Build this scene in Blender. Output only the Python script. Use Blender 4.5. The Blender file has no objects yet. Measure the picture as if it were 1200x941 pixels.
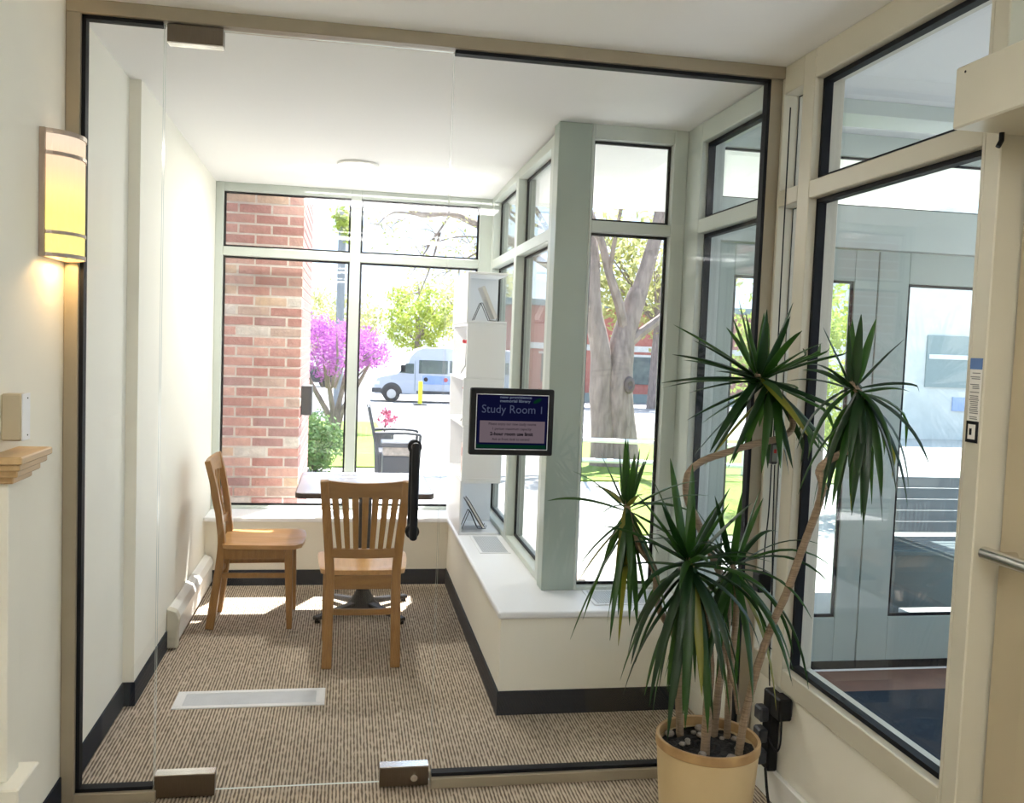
import bpy, bmesh, math, random
from mathutils import Vector, Matrix
random.seed(7)
PI = math.pi
S = bpy.context.scene
COL = S.collection

# ------------------------------------------------------------------ camera
def make_camera():
    yaw, pit, rol, f = .17801024, .06112465, -.03806952, 1072.79
    cy, sy, cp, sp = math.cos(yaw), math.sin(yaw), math.cos(pit), math.sin(pit)
    fwd = Vector((sy*cp, cy*cp, -sp)); right = Vector((cy, -sy, 0)); down = fwd.cross(right)
    cr, sr = math.cos(rol), math.sin(rol)
    r = cr*right + sr*down; d = -sr*right + cr*down
    m = Matrix(((r.x, -d.x, -fwd.x, 0), (r.y, -d.y, -fwd.y, 0), (r.z, -d.z, -fwd.z, 1.55), (0, 0, 0, 1)))
    cam = bpy.data.cameras.new('camera'); o = bpy.data.objects.new('camera', cam); COL.objects.link(o)
    o.matrix_world = m
    cam.sensor_fit = 'HORIZONTAL'; cam.sensor_width = 36; cam.lens = f/1200*36
    cam.clip_start = .02; cam.clip_end = 400
    S.camera = o
make_camera()

# ------------------------------------------------------------------ sky, sun, exposure
SKY, SUN = .80, 5.8
w = bpy.data.worlds.new('sky'); S.world = w; w.use_nodes = True
nt = w.node_tree; nt.nodes.clear()
tc = nt.nodes.new('ShaderNodeTexCoord'); sx = nt.nodes.new('ShaderNodeSeparateXYZ')
rp = nt.nodes.new('ShaderNodeValToRGB'); bg = nt.nodes.new('ShaderNodeBackground'); ow = nt.nodes.new('ShaderNodeOutputWorld')
rp.color_ramp.elements[0].position = 0.0; rp.color_ramp.elements[0].color = (.46, .53, .60, 1)
rp.color_ramp.elements[1].position = 1.0; rp.color_ramp.elements[1].color = (.36, .50, .72, 1)
e = rp.color_ramp.elements.new(.12); e.color = (.37, .49, .62, 1)
e = rp.color_ramp.elements.new(.4); e.color = (.36, .49, .68, 1)
nt.links.new(tc.outputs['Generated'], sx.inputs[0]); nt.links.new(sx.outputs['Z'], rp.inputs[0])
nt.links.new(rp.outputs[0], bg.inputs[0]); bg.inputs[1].default_value = SKY
nt.links.new(bg.outputs[0], ow.inputs[0])

def make_sun():
    el, az = math.radians(64), math.radians(25)
    v = Vector((math.sin(az)*math.cos(el), math.cos(az)*math.cos(el), math.sin(el)))
    l = bpy.data.lights.new('sun', 'SUN'); l.energy = SUN; l.angle = math.radians(.6); l.color = (1, .98, .94)
    o = bpy.data.objects.new('sun', l); COL.objects.link(o)
    o.rotation_euler = (-v).to_track_quat('-Z', 'Y').to_euler(); o.location = (5, 12, 25)
make_sun()
S.view_settings.view_transform = 'Standard'; S.view_settings.look = 'None'
S.view_settings.gamma = 1; S.view_settings.use_curve_mapping = False
S.view_settings.exposure = 2.28
S.cycles.transparent_max_bounces = 24
S.cycles.max_bounces = 14; S.cycles.diffuse_bounces = 7
S.cycles.sample_clamp_indirect = 6

# ------------------------------------------------------------------ materials
def _new(name):
    m = bpy.data.materials.new(name); m.use_nodes = True
    n = m.node_tree; n.nodes.clear()
    o = n.nodes.new('ShaderNodeOutputMaterial')
    return m, n, o

def mat(name, col, rough=.5, metal=0, var=.06, scale=14, bump=0, bscale=120, stretch=None, spec=.5, col2=None):
    m, n, o = _new(name)
    b = n.nodes.new('ShaderNodeBsdfPrincipled')
    b.inputs['Roughness'].default_value = rough; b.inputs['Metallic'].default_value = metal
    b.inputs['Specular IOR Level'].default_value = spec
    t = n.nodes.new('ShaderNodeTexCoord')
    mp = n.nodes.new('ShaderNodeMapping')
    if stretch: mp.inputs['Scale'].default_value = stretch
    nz = n.nodes.new('ShaderNodeTexNoise'); nz.inputs['Scale'].default_value = scale; nz.inputs['Detail'].default_value = 4
    cr = n.nodes.new('ShaderNodeValToRGB')
    c2 = col2 or tuple(min(1, c*(1+var)) for c in col)
    c1 = tuple(c*(1-var) for c in col) if not col2 else col
    cr.color_ramp.elements[0].color = (*c1, 1); cr.color_ramp.elements[1].color = (*c2, 1)
    cr.color_ramp.elements[0].position = .3; cr.color_ramp.elements[1].position = .7
    L = n.links.new
    L(t.outputs['Object'], mp.inputs[0]); L(mp.outputs[0], nz.inputs['Vector']); L(nz.outputs[0], cr.inputs[0])
    L(cr.outputs[0], b.inputs['Base Color']); L(b.outputs[0], o.inputs[0])
    if bump:
        n2 = n.nodes.new('ShaderNodeTexNoise'); n2.inputs['Scale'].default_value = bscale
        bp = n.nodes.new('ShaderNodeBump'); bp.inputs['Strength'].default_value = bump; bp.inputs['Distance'].default_value = .01
        L(mp.outputs[0], n2.inputs['Vector']); L(n2.outputs[0], bp.inputs['Height']); L(bp.outputs[0], b.inputs['Normal'])
    return m

def glass(name, tint=(1, 1, 1), base=.035, rough=0.0):
    m, n, o = _new(name)
    lw = n.nodes.new('ShaderNodeLayerWeight'); lw.inputs[0].default_value = .5
    p = n.nodes.new('ShaderNodeMath'); p.operation = 'POWER'; p.inputs[1].default_value = 5
    a = n.nodes.new('ShaderNodeMath'); a.operation = 'MULTIPLY_ADD'; a.inputs[1].default_value = .9; a.inputs[2].default_value = base
    tr = n.nodes.new('ShaderNodeBsdfTransparent'); tr.inputs[0].default_value = (*tint, 1)
    gl = n.nodes.new('ShaderNodeBsdfGlossy'); gl.inputs['Roughness'].default_value = rough
    mx = n.nodes.new('ShaderNodeMixShader'); L = n.links.new
    L(lw.outputs['Facing'], p.inputs[0]); L(p.outputs[0], a.inputs[0]); L(a.outputs[0], mx.inputs[0])
    L(tr.outputs[0], mx.inputs[1]); L(gl.outputs[0], mx.inputs[2]); L(mx.outputs[0], o.inputs[0])
    return m

def emit(name, col, st):
    m, n, o = _new(name)
    e = n.nodes.new('ShaderNodeEmission'); e.inputs[0].default_value = (*col, 1); e.inputs[1].default_value = st
    n.links.new(e.outputs[0], o.inputs[0]); return m

def lamp_shade_mat():
    # frosted acrylic lit by a bulb near its lower end
    m, n, o = _new('lit_acrylic')
    t = n.nodes.new('ShaderNodeTexCoord'); s = n.nodes.new('ShaderNodeSeparateXYZ'); mr = n.nodes.new('ShaderNodeMapRange')
    mr.inputs[1].default_value = -.18; mr.inputs[2].default_value = .18
    cr = n.nodes.new('ShaderNodeValToRGB')
    cr.color_ramp.elements[0].color = (.98, .80, .22, 1); cr.color_ramp.elements[1].color = (.66, .54, .42, 1)
    e0 = cr.color_ramp.elements.new(.35); e0.color = (.97, .78, .20, 1)
    e1 = cr.color_ramp.elements.new(.72); e1.color = (.86, .56, .34, 1)
    em = n.nodes.new('ShaderNodeEmission'); em.inputs[1].default_value = .29
    df = n.nodes.new('ShaderNodeBsdfDiffuse'); df.inputs[0].default_value = (.12, .12, .115, 1)
    ad = n.nodes.new('ShaderNodeAddShader'); L = n.links.new
    L(t.outputs['Object'], s.inputs[0]); L(s.outputs['Z'], mr.inputs[0]); L(mr.outputs[0], cr.inputs[0])
    L(cr.outputs[0], em.inputs[0]); L(em.outputs[0], ad.inputs[0]); L(df.outputs[0], ad.inputs[1]); L(ad.outputs[0], o.inputs[0])
    return m

def leaf_mat(name, col, tcol, tr=.35, rough=.4):
    m, n, o = _new(name)
    b = n.nodes.new('ShaderNodeBsdfPrincipled'); b.inputs['Roughness'].default_value = rough
    t = n.nodes.new('ShaderNodeTexCoord'); nz = n.nodes.new('ShaderNodeTexNoise'); nz.inputs['Scale'].default_value = 9
    cr = n.nodes.new('ShaderNodeValToRGB')
    cr.color_ramp.elements[0].color = (*[c*.7 for c in col], 1); cr.color_ramp.elements[1].color = (*[min(1, c*1.35) for c in col], 1)
    tl = n.nodes.new('ShaderNodeBsdfTranslucent'); tl.inputs[0].default_value = (*tcol, 1)
    mx = n.nodes.new('ShaderNodeMixShader'); mx.inputs[0].default_value = tr
    L = n.links.new
    L(t.outputs['Object'], nz.inputs['Vector']); L(nz.outputs[0], cr.inputs[0]); L(cr.outputs[0], b.inputs['Base Color'])
    L(b.outputs[0], mx.inputs[1]); L(tl.outputs[0], mx.inputs[2]); L(mx.outputs[0], o.inputs[0])
    return m

def carpet_mat():
    m, n, o = _new('ribbed_carpet')
    b = n.nodes.new('ShaderNodeBsdfPrincipled'); b.inputs['Roughness'].default_value = .95; b.inputs['Specular IOR Level'].default_value = .1
    t = n.nodes.new('ShaderNodeTexCoord'); s = n.nodes.new('ShaderNodeSeparateXYZ'); pass
    sn = n.nodes.new('ShaderNodeMath'); sn.operation = 'MULTIPLY'; sn.inputs[1].default_value = 2*PI/.0125
    s2 = n.nodes.new('ShaderNodeMath'); s2.operation = 'SINE'
    mp = n.nodes.new('ShaderNodeMapping'); mp.inputs['Scale'].default_value = (80, 26, 1)
    dn = n.nodes.new('ShaderNodeTexNoise'); dn.inputs['Scale'].default_value = 1; dn.inputs['Detail'].default_value = 1
    ma = n.nodes.new('ShaderNodeMath'); ma.operation = 'MULTIPLY_ADD'; ma.inputs[1].default_value = 3.6
    br = n.nodes.new('ShaderNodeValToRGB')
    br.color_ramp.elements[0].position = .28; br.color_ramp.elements[0].color = (.165, .13, .10, 1)
    br.color_ramp.elements[1].position = .62; br.color_ramp.elements[1].color = (.52, .44, .35, 1)
    e_ = br.color_ramp.elements.new(.44); e_.color = (.38, .315, .245, 1)
    nz = n.nodes.new('ShaderNodeTexNoise'); nz.inputs['Scale'].default_value = 3.0; nz.inputs['Detail'].default_value = 6
    mr = n.nodes.new('ShaderNodeMapRange'); mr.inputs[1].default_value = .3; mr.inputs[2].default_value = .7; mr.inputs[3].default_value = .88; mr.inputs[4].default_value = 1.12
    mu = n.nodes.new('ShaderNodeMix'); mu.data_type = 'RGBA'; mu.blend_type = 'MULTIPLY'; mu.inputs[0].default_value = 1
    bp = n.nodes.new('ShaderNodeBump'); bp.inputs['Strength'].default_value = .6; bp.inputs['Distance'].default_value = .004
    L = n.links.new
    L(t.outputs['Object'], s.inputs[0]); L(s.outputs['X'], sn.inputs[0]); L(sn.outputs[0], s2.inputs[0])
    L(t.outputs['Object'], mp.inputs[0]); L(mp.outputs[0], dn.inputs['Vector']); L(dn.outputs[0], ma.inputs[0]); L(s2.outputs[0], ma.inputs[2])
    m3 = n.nodes.new('ShaderNodeMapRange'); m3.inputs[1].default_value = .3; m3.inputs[2].default_value = 3.3; L(ma.outputs[0], m3.inputs[0]); L(m3.outputs[0], br.inputs[0])
    L(t.outputs['Object'], nz.inputs['Vector']); L(nz.outputs[0], mr.inputs[0])
    L(br.outputs['Color'], mu.inputs[6]); L(mr.outputs[0], mu.inputs[7]); L(mu.outputs[2], b.inputs['Base Color'])
    L(m3.outputs[0], bp.inputs['Height']); L(bp.outputs[0], b.inputs['Normal']); L(b.outputs[0], o.inputs[0])
    return m

M = {}
M['wall'] = mat('cream_wall_paint', (.83, .81, .72), .7, var=.02, scale=3, bump=.05, bscale=220)
M['white_wall'] = mat('white_wall_paint', (.84, .835, .80), .7, var=.015, scale=3, bump=.04, bscale=220)
M['ceiling'] = mat('white_ceiling_paint', (.87, .87, .86), .8, var=.01, scale=2, bump=.03, bscale=200)
M['tan'] = mat('tan_door_enamel', (.47, .40, .275), .42, var=.03, scale=4)
M['frame'] = mat('cream_frame_enamel', (.60, .57, .47), .38, var=.02, scale=5)
M['wframe'] = mat('white_frame_enamel', (.55, .60, .555), .4, var=.02, scale=5)
M['bronze'] = mat('shaded_cream_enamel', (.34, .295, .22), .42, .2, var=.04, scale=8)  # cream frame paint darkened, its backlit shade put into the colour
M['post'] = mat('grey_green_enamel', (.34, .405, .36), .35, var=.03, scale=4)
M['door'] = mat('pale_green_door_enamel', (.40, .45, .40), .4, var=.02, scale=4)
M['steel'] = mat('brushed_steel', (.17, .14, .11), .32, 1, var=.08, scale=30, stretch=(30, 1, 1))
M['chrome'] = mat('bright_metal', (.75, .73, .70), .25, 1, var=.03)
M['gasket'] = mat('black_rubber', (.008, .009, .012), .6, var=.1, spec=.2)
M['black'] = mat('black_plastic', (.010, .011, .013), .45, var=.1, spec=.22)
M['blackmetal'] = mat('black_powder_coat', (.02, .02, .023), .4, .3, var=.1)
M['base'] = mat('navy_vinyl_base', (.010, .016, .028), .55, var=.1, scale=6, spec=.22)
M['glass'] = glass('clear_glass')
M['pglass'] = glass('partition_glass', base=.03)
M['vglass'] = glass('tinted_glass', tint=(.93, .97, .95), base=.05)
M['edge'] = mat('polished_glass_edge', (.72, .78, .74), .2, var=.02)
M['carpet'] = carpet_mat()
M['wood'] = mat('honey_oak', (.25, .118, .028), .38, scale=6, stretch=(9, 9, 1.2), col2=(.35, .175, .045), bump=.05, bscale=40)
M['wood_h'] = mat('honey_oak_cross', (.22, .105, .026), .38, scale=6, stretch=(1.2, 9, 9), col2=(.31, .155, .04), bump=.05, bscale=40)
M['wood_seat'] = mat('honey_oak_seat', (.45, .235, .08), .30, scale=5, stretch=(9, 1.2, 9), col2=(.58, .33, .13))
M['capwood'] = mat('pale_oak_moulding', (.50, .33, .16), .45, scale=6, stretch=(8, 1.2, 8), col2=(.60, .42, .22))
M['laminate'] = mat('grey_laminate', (.58, .56, .66), .22, var=.05, scale=40)
M['edgeband'] = mat('dark_edge_band', (.05, .028, .025), .4)
M['white'] = mat('white_melamine', (.80, .81, .83), .4, var=.01)
M['plastic_w'] = mat('white_plastic', (.78, .78, .75), .4, var=.02)
M['beige'] = mat('beige_plastic', (.50, .43, .31), .45, var=.03)
M['grille'] = mat('grey_grille', (.66, .69, .73), .45, .2, var=.05)
M['void'] = mat('dark_cavity', (.30, .32, .34), .8)
M['pot'] = mat('yellowed_ceramic', (.56, .42, .225), .5, scale=4, col2=(.64, .50, .29), bump=.03, bscale=30)
M['potrim'] = mat('rust_stained_rim', (.30, .17, .07), .6, scale=12, col2=(.52, .34, .15))
M['soil'] = mat('dark_soil', (.012, .010, .009), .95, var=.5, scale=60, bump=.8, bscale=90)
M['pebble'] = mat('grey_pebble', (.16, .14, .12), .7, scale=20, col2=(.30, .26, .22))
M['bark'] = mat('dracaena_bark', (.21, .145, .09), .8, scale=10, stretch=(2, 2, 26), col2=(.38, .28, .19), bump=.5, bscale=30)
M['leafA'] = leaf_mat('dracaena_leaf_dark', (.006, .026, .007), (.03, .11, .012), .22)
M['leafB'] = leaf_mat('dracaena_leaf_mid', (.011, .044, .008), (.08, .21, .02), .3)
M['leafC'] = leaf_mat('dracaena_leaf_yellowing', (.17, .17, .025), (.35, .33, .04), .35)
M['screen'] = emit('screen_navy', (.0035, .004, .022), 0.22)
M['screen_text'] = emit('screen_blue_text', (.055, .065, .11), 0.22)
M['screen_head'] = emit('screen_head_text', (.10, .12, .16), 0.22)
M['screen_panel'] = emit('screen_mauve', (.125, .095, .11), 0.22)
M['screen_dark'] = emit('screen_dark_text', (.006, .005, .008), 0.22)
M['screen_green'] = emit('screen_green', (.002, .022, .010), 0.22)
M['sshade'] = lamp_shade_mat(); M['sconce_metal'] = mat('satin_nickel', (.42, .34, .28), .4, .6, var=.05)
M['lamp_white'] = emit('lit_diffuser', (1, .985, .95), 4.3)
M['lamp_warm'] = emit('lit_downlight', (1, .98, .80), .27)
M['paper'] = mat('paper', (.80, .78, .74), .7)
M['book_w'] = mat('pale_book_cover', (.74, .70, .64), .5)
M['book_d'] = mat('dark_book_cover', (.012, .012, .016), .5, col2=(.04, .03, .04), scale=30, spec=.2)
M['red'] = mat('red_petal', (.42, .03, .04), .6, var=.2)
M['pinkprint'] = mat('pink_printed_card', (.72, .50, .46), .5, scale=30, col2=(.80, .70, .66))
M['sticker_blue'] = mat('blue_print', (.10, .20, .46), .5)
M['sticker_txt'] = mat('grey_print', (.22, .22, .22), .6)
M['tile'] = mat('brown_quarry_tile', (.20, .10, .07), .45, var=.15, scale=10)
M['mat'] = mat('navy_entry_mat', (.016, .032, .055), .95, var=.35, scale=9, stretch=(4, 60, 4), bump=.7, bscale=160)
M['mortar'] = mat('pale_mortar', (.80, .76, .71), .9, var=.08, scale=40, bump=.4)
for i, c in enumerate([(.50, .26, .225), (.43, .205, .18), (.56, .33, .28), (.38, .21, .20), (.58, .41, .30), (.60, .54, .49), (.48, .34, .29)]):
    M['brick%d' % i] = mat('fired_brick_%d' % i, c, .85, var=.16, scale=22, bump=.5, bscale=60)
M['concrete'] = mat('pale_concrete', (.34, .335, .325), .9, var=.06, scale=.6)
M['asphalt'] = mat('grey_asphalt', (.20, .20, .21), .9, var=.06, scale=.4)
M['lawn'] = mat('spring_grass', (.085, .15, .012), .9, scale=3, col2=(.15, .20, .02), bump=.5, bscale=40)
M['bark2'] = mat('grey_brown_bark', (.15, .115, .10), .9, scale=5, stretch=(3, 3, .8), col2=(.28, .22, .195), bump=.8, bscale=14)
M['twig'] = mat('brown_twig', (.11, .085, .08), .9, var=.2)
M['blossom'] = leaf_mat('magenta_blossom', (.42, .12, .42), (.52, .17, .54), .4, .8)
M['spring'] = leaf_mat('yellow_green_foliage', (.30, .38, .04), (.45, .52, .06), .4, .8)
M['spring2'] = leaf_mat('pale_spring_foliage', (.38, .38, .14), (.5, .5, .2), .4, .8)
M['shrub'] = leaf_mat('shrub_foliage', (.10, .19, .06), (.18, .30, .07), .3, .7)
M['vanbody'] = mat('white_van_paint', (.42, .45, .52), .35, var=.02)
M['vanglass'] = mat('dark_van_window', (.04, .06, .07), .15, col2=(.10, .14, .13), scale=3)
M['vanblue'] = mat('pale_blue_band', (.22, .32, .58), .4)
M['tyre'] = mat('tyre_rubber', (.03, .03, .035), .8)
M['hub'] = mat('wheel_hub', (.5, .5, .5), .4, .5)
M['yellow'] = mat('yellow_bollard_paint', (.75, .68, .03), .5)
M['pole'] = mat('weathered_pole', (.20, .22, .24), .9)
M['darkgrey'] = mat('dark_grey_enamel', (.035, .04, .05), .5)
M['stone'] = mat('pale_stone_wall', (.52, .52, .50), .9, scale=3, col2=(.62, .62, .60))
M['siding'] = mat('grey_siding', (.20, .25, .25), .7)
M['pink'] = mat('pink_flower', (.60, .10, .20), .7, var=.3)
M['farbrick'] = mat('distant_red_brick', (.36, .12, .10), .9, scale=6, col2=(.42, .16, .13))
M['bench'] = mat('teal_black_metal', (.03, .05, .06), .5)

# ------------------------------------------------------------------ builders
ORG = {}
def tag(o, label=None, cat=None, group=None, kind=None):
    if label: o['label'] = label
    if cat: o['category'] = cat
    if group: o['group'] = group
    if kind: o['kind'] = kind
    return o

def thing(name, loc, label, cat, group=None, kind=None, rz=0):
    o = bpy.data.objects.new(name, None); COL.objects.link(o); o.empty_display_size = .1
    o.location = loc; o.rotation_euler = (0, 0, rz); ORG[o.name] = Vector(loc)
    return tag(o, label, cat, group, kind)

class MB:
    def __init__(s): s.v = []; s.f = []; s.m = []; s.sm = []
    def add(s, vs, fs, mi=0, smooth=False):
        k = len(s.v); s.v += [tuple(v) for v in vs]
        for f in fs: s.f.append(tuple(i+k for i in f)); s.m.append(mi); s.sm.append(smooth)
        return s
    def box(s, x0, x1, y0, y1, z0, z1, mi=0):
        v = [(x0, y0, z0), (x1, y0, z0), (x1, y1, z0), (x0, y1, z0), (x0, y0, z1), (x1, y0, z1), (x1, y1, z1), (x0, y1, z1)]
        return s.add(v, [(0, 3, 2, 1), (4, 5, 6, 7), (0, 1, 5, 4), (1, 2, 6, 5), (2, 3, 7, 6), (3, 0, 4, 7)], mi)
    def hexa(s, v, mi=0):
        return s.add(v, [(0, 3, 2, 1), (4, 5, 6, 7), (0, 1, 5, 4), (1, 2, 6, 5), (2, 3, 7, 6), (3, 0, 4, 7)], mi)
    def tube(s, pts, rad, n=8, mi=0, cap=True):
        pts = [Vector(p) for p in pts]
        if not isinstance(rad, (list, tuple)): rad = [rad]*len(pts)
        vs = []; prev = None
        for i, p in enumerate(pts):
            a = pts[max(0, i-1)]; b = pts[min(len(pts)-1, i+1)]; t = (b-a)
            t = t.normalized() if t.length > 1e-9 else Vector((0, 0, 1))
            if prev is None:
                u = t.cross(Vector((0, 0, 1)) if abs(t.z) < .9 else Vector((1, 0, 0))).normalized()
            else:
                u = (prev - t*prev.dot(t)); u = u.normalized() if u.length > 1e-6 else t.orthogonal().normalized()
            prev = u; w_ = t.cross(u)
            for k in range(n):
                a_ = 2*PI*k/n; vs.append(p + (u*math.cos(a_) + w_*math.sin(a_))*rad[i])
        fs = []
        for i in range(len(pts)-1):
            for k in range(n):
                a = i*n+k; b = i*n+(k+1) % n; fs.append((a, b, b+n, a+n))
        s.add(vs, fs, mi, True)
        if cap:
            k0 = len(s.v)-len(vs)
            s.f.append(tuple(k0+i for i in range(n-1, -1, -1))); s.m.append(mi); s.sm.append(False)
            e0 = k0+(len(pts)-1)*n
            s.f.append(tuple(e0+i for i in range(n))); s.m.append(mi); s.sm.append(False)
        return s
    def cyl(s, p0, p1, r, n=16, mi=0): return s.tube([p0, p1], r, n, mi)
    def lathe(s, prof, c=(0, 0, 0), n=32, mi=0):
        vs = []; fs = []
        for r, z in prof:
            for k in range(n):
                a = 2*PI*k/n; vs.append((c[0]+r*math.cos(a), c[1]+r*math.sin(a), c[2]+z))
        for i in range(len(prof)-1):
            for k in range(n):
                a = i*n+k; b = i*n+(k+1) % n; fs.append((a, b, b+n, a+n))
        return s.add(vs, fs, mi, True)
    def prism(s, poly, axis, d0, d1, mi=0):
        n = len(poly)
        def P(a, b, d): return {'x': (d, a, b), 'y': (a, d, b), 'z': (a, b, d)}[axis]
        vs = [P(a, b, d0) for a, b in poly] + [P(a, b, d1) for a, b in poly]
        fs = [tuple(range(n)), tuple(range(2*n-1, n-1, -1))] + [(i, i+n, (i+1) % n+n, (i+1) % n) for i in range(n)]
        return s.add(vs, fs, mi)
    def sweep(s, pts, sizes, mi=0, ref=(1, 0, 0)):
        """rectangular section swept along pts; sizes (along ref, across)"""
        pts = [Vector(p) for p in pts]; vs = []; R_ = Vector(ref)
        for i, p in enumerate(pts):
            a = pts[max(0, i-1)]; b = pts[min(len(pts)-1, i+1)]; t = (b-a).normalized()
            u = (R_ - t*R_.dot(t)).normalized(); v = t.cross(u)
            w_, d_ = sizes[i] if isinstance(sizes, list) else sizes
            for q, r in ((-1, -1), (1, -1), (1, 1), (-1, 1)): vs.append(p + u*w_/2*q + v*d_/2*r)
        fs = [(3, 2, 1, 0)]
        for i in range(len(pts)-1):
            for k in range(4):
                a = i*4+k; b = i*4+(k+1) % 4; fs.append((a, b, b+4, a+4))
        e0 = (len(pts)-1)*4; fs.append((e0, e0+1, e0+2, e0+3))
        return s.add(vs, fs, mi)
    def build(s, name, mats, parent=None, local=False, bevel=0, kind=None, sharp=35, base=False, seg=1):
        if not isinstance(mats, (list, tuple)): mats = [mats]
        lo = [min(v[i] for v in s.v) for i in range(3)]; hi = [max(v[i] for v in s.v) for i in range(3)]
        c = Vector([(lo[i]+hi[i])/2 for i in range(3)])
        if parent is None or base: c.z = lo[2] if parent is None else c.z
        me = bpy.data.meshes.new(name)
        me.from_pydata([tuple(Vector(v)-c) for v in s.v], [], s.f)
        for m_ in mats: me.materials.append(m_)
        me.polygons.foreach_set('material_index', s.m); me.polygons.foreach_set('use_smooth', s.sm)
        bm = bmesh.new(); bm.from_mesh(me); bmesh.ops.recalc_face_normals(bm, faces=bm.faces); bm.to_mesh(me); bm.free()
        if any(s.sm): me.set_sharp_from_angle(angle=math.radians(sharp))
        o = bpy.data.objects.new(name, me); COL.objects.link(o)
        if parent is not None:
            o.parent = parent
            o.location = c if local else c - ORG[parent.name]
            ORG[o.name] = c
        else: o.location = c; ORG[o.name] = c
        if bevel:
            b = o.modifiers.new('bevel', 'BEVEL'); b.width = bevel; b.segments = seg; b.limit_method = 'ANGLE'; b.angle_limit = math.radians(40)
        if kind: o['kind'] = kind
        return o

def box(name, m, x0, x1, y0, y1, z0, z1, parent=None, bevel=0, **k):
    return MB().box(x0, x1, y0, y1, z0, z1).build(name, m, parent, bevel=bevel, **k)

def struct(o, label, cat): return tag(o, label, cat, kind='structure')

def smooth_path(pts, k=4):
    """Catmull-Rom resample"""
    P = [Vector(p) for p in pts]; out = []
    for i in range(len(P)-1):
        a, b, c, d = P[max(0, i-1)], P[i], P[i+1], P[min(len(P)-1, i+2)]
        for j in range(k):
            t = j/k
            out.append(.5*((2*b)+(c-a)*t+(2*a-5*b+4*c-d)*t*t+(3*b-a-3*c+d)*t**3))
    out.append(P[-1]); return out

def text_obj(name, s, m, size, origin, parent, align='CENTER', bold=0, spacing=1.0, plane='xz', width=None):
    cu = bpy.data.curves.new(name, 'FONT'); cu.body = s; cu.size = size; cu.align_x = align; cu.space_character = spacing
    cu.extrude = .0002; cu.offset = bold; cu.resolution_u = 3
    t = bpy.data.objects.new(name, cu); COL.objects.link(t)
    bpy.context.view_layer.update()
    me = bpy.data.meshes.new_from_object(t.evaluated_get(bpy.context.evaluated_depsgraph_get()))
    bpy.data.objects.remove(t)
    if width:
        xs = [v.co.x for v in me.vertices]; k = width/(max(xs)-min(xs))
        for v in me.vertices: v.co.x *= k
    me.materials.clear(); me.materials.append(m)
    o = bpy.data.objects.new(name, me); COL.objects.link(o); o.parent = parent
    o.location = Vector(origin) - ORG[parent.name]
    o.rotation_euler = (PI/2, 0, 0)
    return o

# ------------------------------------------------------------------ windows
def window(name, label, axis, p0, p1, verts, hors, g, fm, gk=.013, side=-1, hide_v=(), slim=(), thick=.010, gm=None, gkd=.012):
    """verts: vertical members (a0,a1); hors: horizontal members (z0,z1); p0..p1 frame depth; g glass plane; side: room side of the glass"""
    zb, zt = hors[0][0], hors[-1][1]
    A0, A1 = verts[0][0], verts[-1][1]
    base = ((A0+A1)/2, p0, zb) if axis == 'y' else (p0, (A0+A1)/2, zb)
    r = thing(name, base, label, 'window', kind='structure')
    def bx(nm, m, a0, a1, q0, q1, z0, z1, par=r, bevel=0):
        if axis == 'y': return box(nm, m, a0, a1, q0, q1, z0, z1, par, bevel)
        return box(nm, m, q0, q1, a0, a1, z0, z1, par, bevel)
    for i, (a0, a1) in enumerate(verts):
        if i in hide_v: continue
        bx('mullion', fm, a0, a1, p0, p1, zb, zt, bevel=.003)
    for z0, z1 in hors:
        for i in range(len(verts)-1):
            bx('rail', fm, verts[i][1], verts[i+1][0], p0+.001, p1-.001, z0, z1, bevel=.003)
    for i in range(len(verts)-1):
        for j in range(len(hors)-1):
            a0, a1, z0, z1 = verts[i][1], verts[i+1][0], hors[j][1], hors[j+1][0]
            bx('pane', gm or M['glass'], a0+.002, a1-.002, g-thick/2, g+thick/2, z0+.002, z1-.002)
            m = MB(); gk_, gkd_ = gk, gkd
            if i in slim: gk, gkd = .004, .003
            q0, q1 = (g-thick/2-gkd, g-thick/2-.001) if side < 0 else (g+thick/2+.001, g+thick/2+gkd)
            def B(b0, b1, c0, c1):
                if axis == 'y': m.box(b0, b1, q0, q1, c0, c1)
                else: m.box(q0, q1, b0, b1, c0, c1)
            B(a0+.001, a0+gk, z0+.001, z1-.001); B(a1-gk, a1-.001, z0+.001, z1-.001)
            B(a0+gk, a1-gk, z0+.001, z0+gk); B(a0+gk, a1-gk, z1-gk, z1-.001)
            m.build('gasket', M['gasket'], r); gk, gkd = gk_, gkd_
    return r

# ================================================================== ROOM SHELL
XR, XL, XC = 1.49, -.885, -.84
YP = 3.12            # glass partition plane
ZC = 2.568
def zc(y): return ZC - .0235*(y-3.1)

struct(MB().box(-1.05, 1.60, -2.6, 6.12, -.08, 0).build('floor', M['carpet']), 'beige and brown ribbed carpet running through the glass partition', 'floor')
struct(MB().box(-1.05, 1.60, -2.6, 3.1, ZC, ZC+.2).build('ceiling', M['ceiling']), 'flat white ceiling over the hall in front of the glass', 'ceiling')
m = MB(); m.hexa([(-1.0, 3.1, ZC), (1.6, 3.1, ZC), (1.6, 6.15, zc(6.15)), (-1.0, 6.15, zc(6.15)), (-1.0, 3.1, 2.9), (1.6, 3.1, 2.9), (1.6, 6.15, 2.9), (-1.0, 6.15, 2.9)])
struct(m.build('ceiling', M['ceiling']), 'white ceiling of the study room with one recessed downlight', 'ceiling')
m = MB(); m.box(-1.05, XL, -2.6, 3.92, 0, ZC).box(-1.05, XC, 3.92, 6.15, 0, ZC-.02)
struct(m.build('wall_left', M['wall']), 'long cream left wall with a shallow step behind the glass', 'wall')
struct(box('wall_back', M['wall'], -1.05, 1.6, -2.6, -2.5, 0, ZC), 'cream wall closing the hall behind the viewer', 'wall')
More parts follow.
